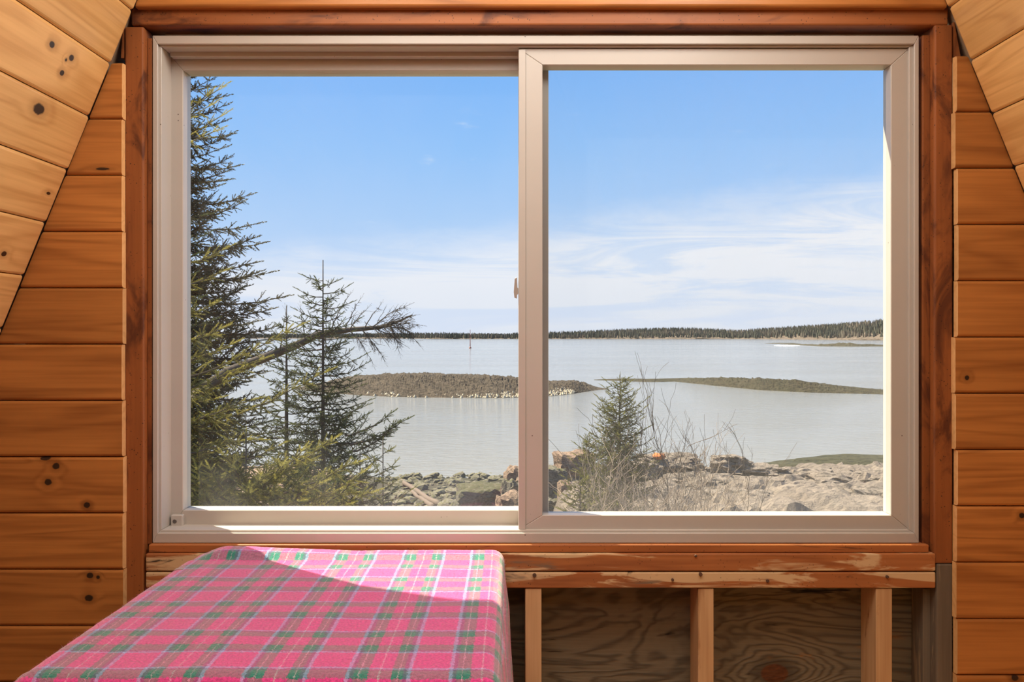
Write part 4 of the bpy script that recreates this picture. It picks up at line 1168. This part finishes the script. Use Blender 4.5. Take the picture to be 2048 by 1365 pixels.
def spruce(label, px, top_py, d, profile, seed, kind, mat, nbr, dens=1.0, ssc=1.0, lean=0.0, trunk_r=0.05, zlow=None, pitch=(0.35, -0.15),
           leader=0.30, group='spruces outside the window', tone=0.25, half=None, step=0.075, spread=0.42, subs=1.0, name='spruce_tree', sag=0.07):
    """profile: [(height fraction from the top, branch length)]"""
    r = random.Random(seed); rs_ = np.random.RandomState(seed)
    X = (px - HX) / F * d; y = d - D
    gz = ground_z(X, y, False) - 0.05; zt = CZ - (top_py - HY) / F * d; H = zt - gz
    tree = empty(name, (X, y, gz)); tag(tree, label, 'tree', group)
    def axis(z): k = (z - gz) / H; return Vector((X + lean * k * k, y, z))
    m = 10
    trunk(tree, [axis(gz + H * k / m) for k in range(m + 1)], [max(0.005, trunk_r * (1 - 0.95 * k / m)) for k in range(m + 1)])
    lead = Branch()
    for k in range(4):
        p_ = axis(zt - leader * (k + 1) / 4 * 0.9); lead.shoot(p_, Vector((0.03, 0, 1)), ssc * 0.9, tone + 0.4)
    nd = lead.needles(kind, rs_); fast_tris('leader_needles', nd[0], mat, tree, nd[1]).matrix_parent_inverse = Matrix.Translation(-Vector(tree.location))
    az = r.uniform(0, 6.28)
    for k in range(nbr):
        q = ((k + 0.5) / nbr) ** 0.85
        q = leader / H * 0.5 + q * (1 - leader / H * 0.5)
        z = zt - H * q
        if zlow is not None and z < zlow: continue
        az += 2.39996 + r.uniform(-.35, .35)
        if half is not None:
            a = (az % (2 * math.pi)); 
            if math.cos(a) < half or (math.sin(a) > 0.6 and r.random() < 0.5): continue
        Lb = interp(q, profile) * r.uniform(0.72, 1.12)
        pt = pitch[0] + (pitch[1] - pitch[0]) * min(1, q * 1.6)
        s0 = axis(z); tip = s0 + Vector((math.cos(az) * Lb, math.sin(az) * Lb, pt * Lb + r.uniform(-0.08, 0.08) * Lb))
        B = grow_branch(s0, tip, r, sag, step, dens, ssc, spread, 0.12, 0.1, tone, 0.02, 0.004 + 0.011 * Lb, subs)
        emit_branch(tree, B, kind, mat, rs_)
    return tree, r, rs_
def add_branch(tree, a, b, r, rs_, kind, mat, da, db, **kw):
    """explicit limb: pixel start/tip with distances"""
    B = grow_branch(P(a[0], a[1], da - D), P(b[0], b[1], db - D), r, **kw); emit_branch(tree, B, kind, mat, rs_)

# tall old spruce at the left edge
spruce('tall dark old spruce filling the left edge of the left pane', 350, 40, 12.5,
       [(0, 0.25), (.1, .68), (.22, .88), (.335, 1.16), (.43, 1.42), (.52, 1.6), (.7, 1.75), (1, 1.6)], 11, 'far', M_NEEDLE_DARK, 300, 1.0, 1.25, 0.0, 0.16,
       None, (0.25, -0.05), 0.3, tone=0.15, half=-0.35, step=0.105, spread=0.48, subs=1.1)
# middle spruces
spruce('slender spruce with an upright bare leader in the middle of the left pane', 646, 520, 9.0,
       [(0, 0.06), (0.06, 0.20), (0.14, 0.34), (0.30, 0.50), (0.52, 0.72), (0.72, 0.95), (1, 0.95)], 21, 'mid', M_NEEDLE, 200, 1.0, 0.85, 0.0, 0.05,
       None, (0.30, 0.08), 0.42, tone=0.12, step=0.068, spread=0.46)
spruce('thin dark-trunked spruce just left of the slender middle spruce', 573, 612, 9.6,
       [(0, 0.08), (0.12, 0.22), (0.30, 0.38), (0.55, 0.60), (0.75, 0.75), (1, 0.8)], 22, 'mid', M_NEEDLE, 105, 1.0, 0.88, 0.0, 0.06,
       None, (0.30, -0.02), 0.3, tone=0.08, step=0.072, spread=0.46)
t3, r3, q3 = spruce('low dark bushy spruce at the right foot of the slender spruce', 720, 905, 8.2,
       [(0, 0.12), (0.2, 0.36), (0.45, 0.55), (1, 0.62)], 23, 'mid', M_NEEDLE, 90, 1.0, 0.9, 0.0, 0.035, None, (0.4, 0.08), 0.12, tone=0.10)
for a, b in (((700, 890), (812, 838)), ((705, 905), (795, 846)), ((690, 872), (782, 828))):
    add_branch(t3, a, b, r3, q3, 'mid', M_NEEDLE, 8.5, 8.2, tonebase=0.12, sag=0.06, spread=0.40)
spruce('small yellow-green spruce sapling at the right end of the spruce group', 766, 880, 7.6,
       [(0, 0.05), (0.10, 0.14), (0.25, 0.28), (0.5, 0.32), (1, 0.36)], 24, 'mid', M_NEEDLE_PALE, 50, 0.85, 0.75, 0.0, 0.02, None, (0.4, 0.15), 0.16, tone=0.2)
# wind-bent dead limb tree
r = random.Random(31); rs_ = np.random.RandomState(31); dl = 10.2
base = P(330, 800, dl - D); base.z = ground_z(base.x, base.y, False)
lt = empty('leaning_spruce', base); tag(lt, 'nearly bare leaning spruce trunk reaching right across the slender spruce', 'tree', 'spruces outside the window')
path = [(330, 1000), (345, 880), (390, 790), (455, 745), (540, 712), (590, 692), (640, 668), (700, 660), (760, 655), (800, 642), (825, 630)]
tp = [P(a, b, dl - D + 0.02 * i) for i, (a, b) in enumerate(path)]
tp[0] = base
trunk(lt, tp, [0.09, 0.085, 0.075, 0.065, 0.055, 0.05, 0.04, 0.033, 0.026, 0.016, 0.006])
for (a, b, sp__, dn) in [((755, 655), (842, 652), .5, .9), ((770, 652), (828, 632), .5, .9), ((740, 657), (808, 690), .5, .9), ((745, 655), (815, 612), .45, .9), ((760, 655), (832, 668), .5, .9),
                   ((720, 658), (770, 722), .4, .8), ((700, 662), (745, 726), .35, .7), ((730, 657), (760, 612), .35, .7), ((700, 660), (735, 618), .3, .5), ((780, 650), (800, 705), .45, .9),
                   ((690, 662), (720, 600), .3, .5), ((790, 645), (838, 690), .45, .9),
                   ((640, 668), (665, 730), .3, .5), ((600, 690), (640, 742), .35, .5), ((550, 712), (590, 765), .3, .4), ((660, 664), (700, 590), .3, .4), ((610, 684), (600, 615), .25, .3), ((560, 705), (572, 620), .2, .3)]:
    add_branch(lt, a, b, r, rs_, 'dead', M_NEEDLE_DEAD, dl, dl - 0.1, tonebase=0.15, sag=-0.10, spread=sp__ * 1.3, dens=dn * 1.15, droop=0.25, bare=0.1, rad=0.008, ssc=0.8, subs=1.3, step=0.055)

# near tall spruce whose trunk stands hidden left of the window
r = random.Random(41); rs_ = np.random.RandomState(41); dn_ = 5.6
nb_ = P(190, 1000, dn_ - D); nb_.z = ground_z(nb_.x, nb_.y, False)
ns = empty('spruce_tree', nb_); tag(ns, 'near sunlit spruce reaching its yellow-green boughs in from the left edge', 'tree', 'spruces outside the window')
trunk(ns, [nb_, P(190, 700, dn_ - D), P(195, 300, dn_ - D), P(200, -80, dn_ - D)], [0.11, 0.09, 0.06, 0.01])
for a, b, kw in [((195, 300), (436, 182), dict(spread=.16, dens=.6, tonebase=.45, sag=.05)), ((195, 330), (440, 236), dict(spread=.22, dens=.8, tonebase=.45)),
                 ((195, 340), (424, 262), dict(spread=.2, dens=.8, tonebase=.45)), ((195, 270), (418, 215), dict(spread=.18, dens=.7, tonebase=.4)),
                 ((195, 560), (446, 500), dict(spread=.36)), ((195, 600), (436, 545), dict(spread=.4)), ((195, 640), (422, 610), dict(spread=.4)),
                 ((195, 690), (440, 660), dict(spread=.42)), ((195, 740), (462, 690), dict(spread=.42)), ((195, 770), (590, 655), dict(spread=.30, sag=.10)),
                 ((195, 800), (520, 720), dict(spread=.36)), ((195, 800), (440, 770), dict(spread=.45)), ((195, 850), (648, 745), dict(spread=.22, sag=.12, dens=1.0)),
                 ((195, 860), (500, 800), dict(spread=.38)), ((195, 880), (450, 840), dict(spread=.45)), ((195, 900), (480, 880), dict(spread=.42)), ((195, 930), (430, 905), dict(spread=.45)), ((195, 980), (440, 950), dict(spread=.45))]:
    k2 = dict(tonebase=.20, sag=.07, rad=0.014, ssc=1.12); k2.update(kw)
    add_branch(ns, a, b, r, rs_, 'near', M_NEEDLE_NEAR, dn_, dn_ - r.uniform(-0.5, 0.4), **k2)
for kk in range(14):
    py = 430 + kk * 42
    add_branch(ns, (195, py + 40), (r.uniform(370, 425), py), r, rs_, 'near', M_NEEDLE, dn_, dn_ + r.uniform(0.2, 0.9), tonebase=.1, sag=.06, spread=.45, rad=0.012)
# front young spruce low in the left pane
t5, r5, q5 = spruce('bright young spruce low in front with long sunlit side shoots', 492, 868, 5.3,
       [(0, 0.10), (0.10, 0.24), (0.22, 0.42), (0.4, 0.55), (1, 0.6)], 51, 'near', M_NEEDLE_NEAR, 58, 0.9, 0.95, 0.0, 0.03, CZ - 1.55, (0.5, 0.10), 0.10, tone=0.18)
for a, b in (((520, 990), (703, 927)), ((500, 960), (664, 882)), ((510, 975), (600, 905)), ((500, 1000), (640, 970)), ((500, 1010), (500, 985)), ((480, 1010), (400, 960)), ((470, 1020), (385, 995)), ((505, 1020), (600, 1000)), ((515, 1035), (690, 1010)), ((470, 1000), (420, 940)), ((500, 990), (560, 935)), ((500, 985), (455, 915)), ((520, 1010), (665, 985)), ((450, 1030), (520, 960)), ((430, 1030), (395, 940)), ((560, 1030), (740, 985)), ((600, 1030), (720, 950))):
    add_branch(t5, a, b, r5, q5, 'near', M_NEEDLE_NEAR, 5.4, 5.0, tonebase=.24, sag=.05, spread=.46, ssc=1.1)
for kk in range(16):
    a_ = (195, 780 + kk * 14); b_ = (r.uniform(420, 560), 800 + kk * 13)
    add_branch(ns, a_, b_, r, rs_, 'near', M_NEEDLE_NEAR if kk % 3 == 0 else M_NEEDLE, dn_, dn_ + r.uniform(-0.2, 0.8), tonebase=.15, sag=.06, spread=.42, rad=0.012)
spruce('low dark spruce bush in front of the slender spruce foot', 628, 905, 6.9,
       [(0, 0.10), (0.15, 0.30), (0.4, 0.48), (1, 0.55)], 52, 'mid', M_NEEDLE, 80, 1.0, 0.9, 0.0, 0.03, CZ - 1.75, (0.45, 0.1), 0.1, tone=0.14)
# spruces behind the right pane
spruce('small bushy spruce standing alone in the right pane', 1238, 748, 14.0,
       [(0, 0.05), (0.08, 0.20), (0.2, 0.42), (0.42, 0.60), (0.62, 0.62), (1, 0.55)], 61, 'mid', M_NEEDLE_PALE, 150, 1.0, 1.1, 0.02, 0.05, None, (0.55, 0.2), 0.25, tone=0.10, step=0.082, spread=0.6)
spruce('shorter spruce at the left foot of the small bushy spruce', 1178, 872, 13.2,
       [(0, 0.06), (0.15, 0.22), (0.4, 0.38), (1, 0.55)], 62, 'mid', M_NEEDLE_PALE, 80, 1.0, 1.1, 0.0, 0.03, None, (0.5, 0.15), 0.2, tone=0.15, step=0.09, spread=0.5)
spruce('low spread-out spruce bush under the shorter spruce at the window sill', 1160, 955, 12.0,
       [(0, 0.08), (0.2, 0.28), (0.5, 0.45), (1, 0.5)], 63, 'mid', M_NEEDLE_PALE, 44, 1.0, 1.1, 0.0, 0.025, None, (0.5, 0.15), 0.12, tone=0.22, step=0.09, spread=0.5)

# ------------------------------------------------------------------ bare shrubs
def shrub(label, px, d, top_py, spread_px, nstem, seed, mat, tone=1.0, kind_n=4, lean=0.0):
    r = random.Random(seed); X = (px - HX) / F * d; y = d - D
    gz = ground_z(X, y, False); zt = CZ - (top_py - HY) / F * d; H = zt - gz
    root = empty('bare_shrub', (X, y, gz)); tag(root, label, 'shrub', 'bare shrubs on the bluff')
    W = spread_px / F * d
    def grow(p, dirv, length, rad, depth, soup):
        n = max(3, int(length / 0.12)); pts = [p.copy()]; dd = dirv.copy()
        for k in range(n):
            dd = (dd + Vector((r.uniform(-1, 1), r.uniform(-1, 1), r.uniform(-0.6, 0.9))) * 0.22).normalized()
            pts.append(pts[-1] + dd * length / n)
        soup.tube(pts, [max(0.0022, rad * (1 - 0.75 * k / n)) for k in range(n + 1)], 4)
        if depth <= 0: return
        for k in range(1, n + 1):
            if r.random() < (0.62 if depth > 1 else 0.5):
                a = r.choice((-1, 1)) * r.uniform(0.4, 0.95)
                b = (dd * math.cos(a) + Vector((r.uniform(-1, 1), r.uniform(-1, 1), r.uniform(-0.2, 0.7))).normalized() * abs(math.sin(a))).normalized()
                grow(pts[k], b, length * r.uniform(0.28, 0.5), rad * 0.5, depth - 1, soup)
    for k in range(nstem):
        an = r.uniform(0, 6.28); s = Soup()
        lean_x = r.uniform(-1, 1) * W / H + lean
        dirv = Vector((lean_x, r.uniform(-0.3, 0.3), 1)).normalized()
        grow(Vector((X + r.uniform(-.15, .15), y + r.uniform(-.15, .15), gz - 0.03)), dirv, H * r.uniform(0.72, 1.0), 0.006 + 0.003 * H * 0.5, 2, s)
        o = mesh_obj('stem', s.v, s.f, mat, root); o.matrix_parent_inverse = Matrix.Translation(-Vector(root.location))
shrub('tall bare shrub with thin dark stems right of the small bushy spruce', 1335, 13.5, 800, 75, 7, 71, M_TWIG_DARK)
shrub('leaning bare shrub to the right of the tall bare one', 1395, 13.8, 858, 70, 5, 72, M_TWIG, lean=0.25)
shrub('single sparse bare shrub standing up against the ledges', 1505, 14.5, 868, 26, 2, 73, M_TWIG_DARK)
shrub('twiggy bare shrub in front of the lower spruce bush', 1215, 12.0, 905, 55, 6, 74, M_TWIG)
low = sorted([(1260, 12.4, 955), (1300, 12.8, 925), (1345, 12.2, 950), (1385, 13.0, 935), (1420, 12.4, 962), (1240, 11.6, 985), (1290, 11.4, 980), (1340, 11.2, 985), (1395, 11.6, 985), (1455, 12.2, 985), (1195, 11.4, 985)])
names = ['leftmost', 'second', 'third', 'fourth', 'fifth', 'sixth', 'seventh', 'eighth', 'ninth', 'tenth', 'rightmost']
for i, (px, d, tp_) in enumerate(low):
    where = names[i] if i in (0, 10) else names[i] + ' from the left'
    shrub('low pale tangle of bare twigs along the sill, ' + where, px, d, tp_, 60, 7, 80 + i, M_TWIG)
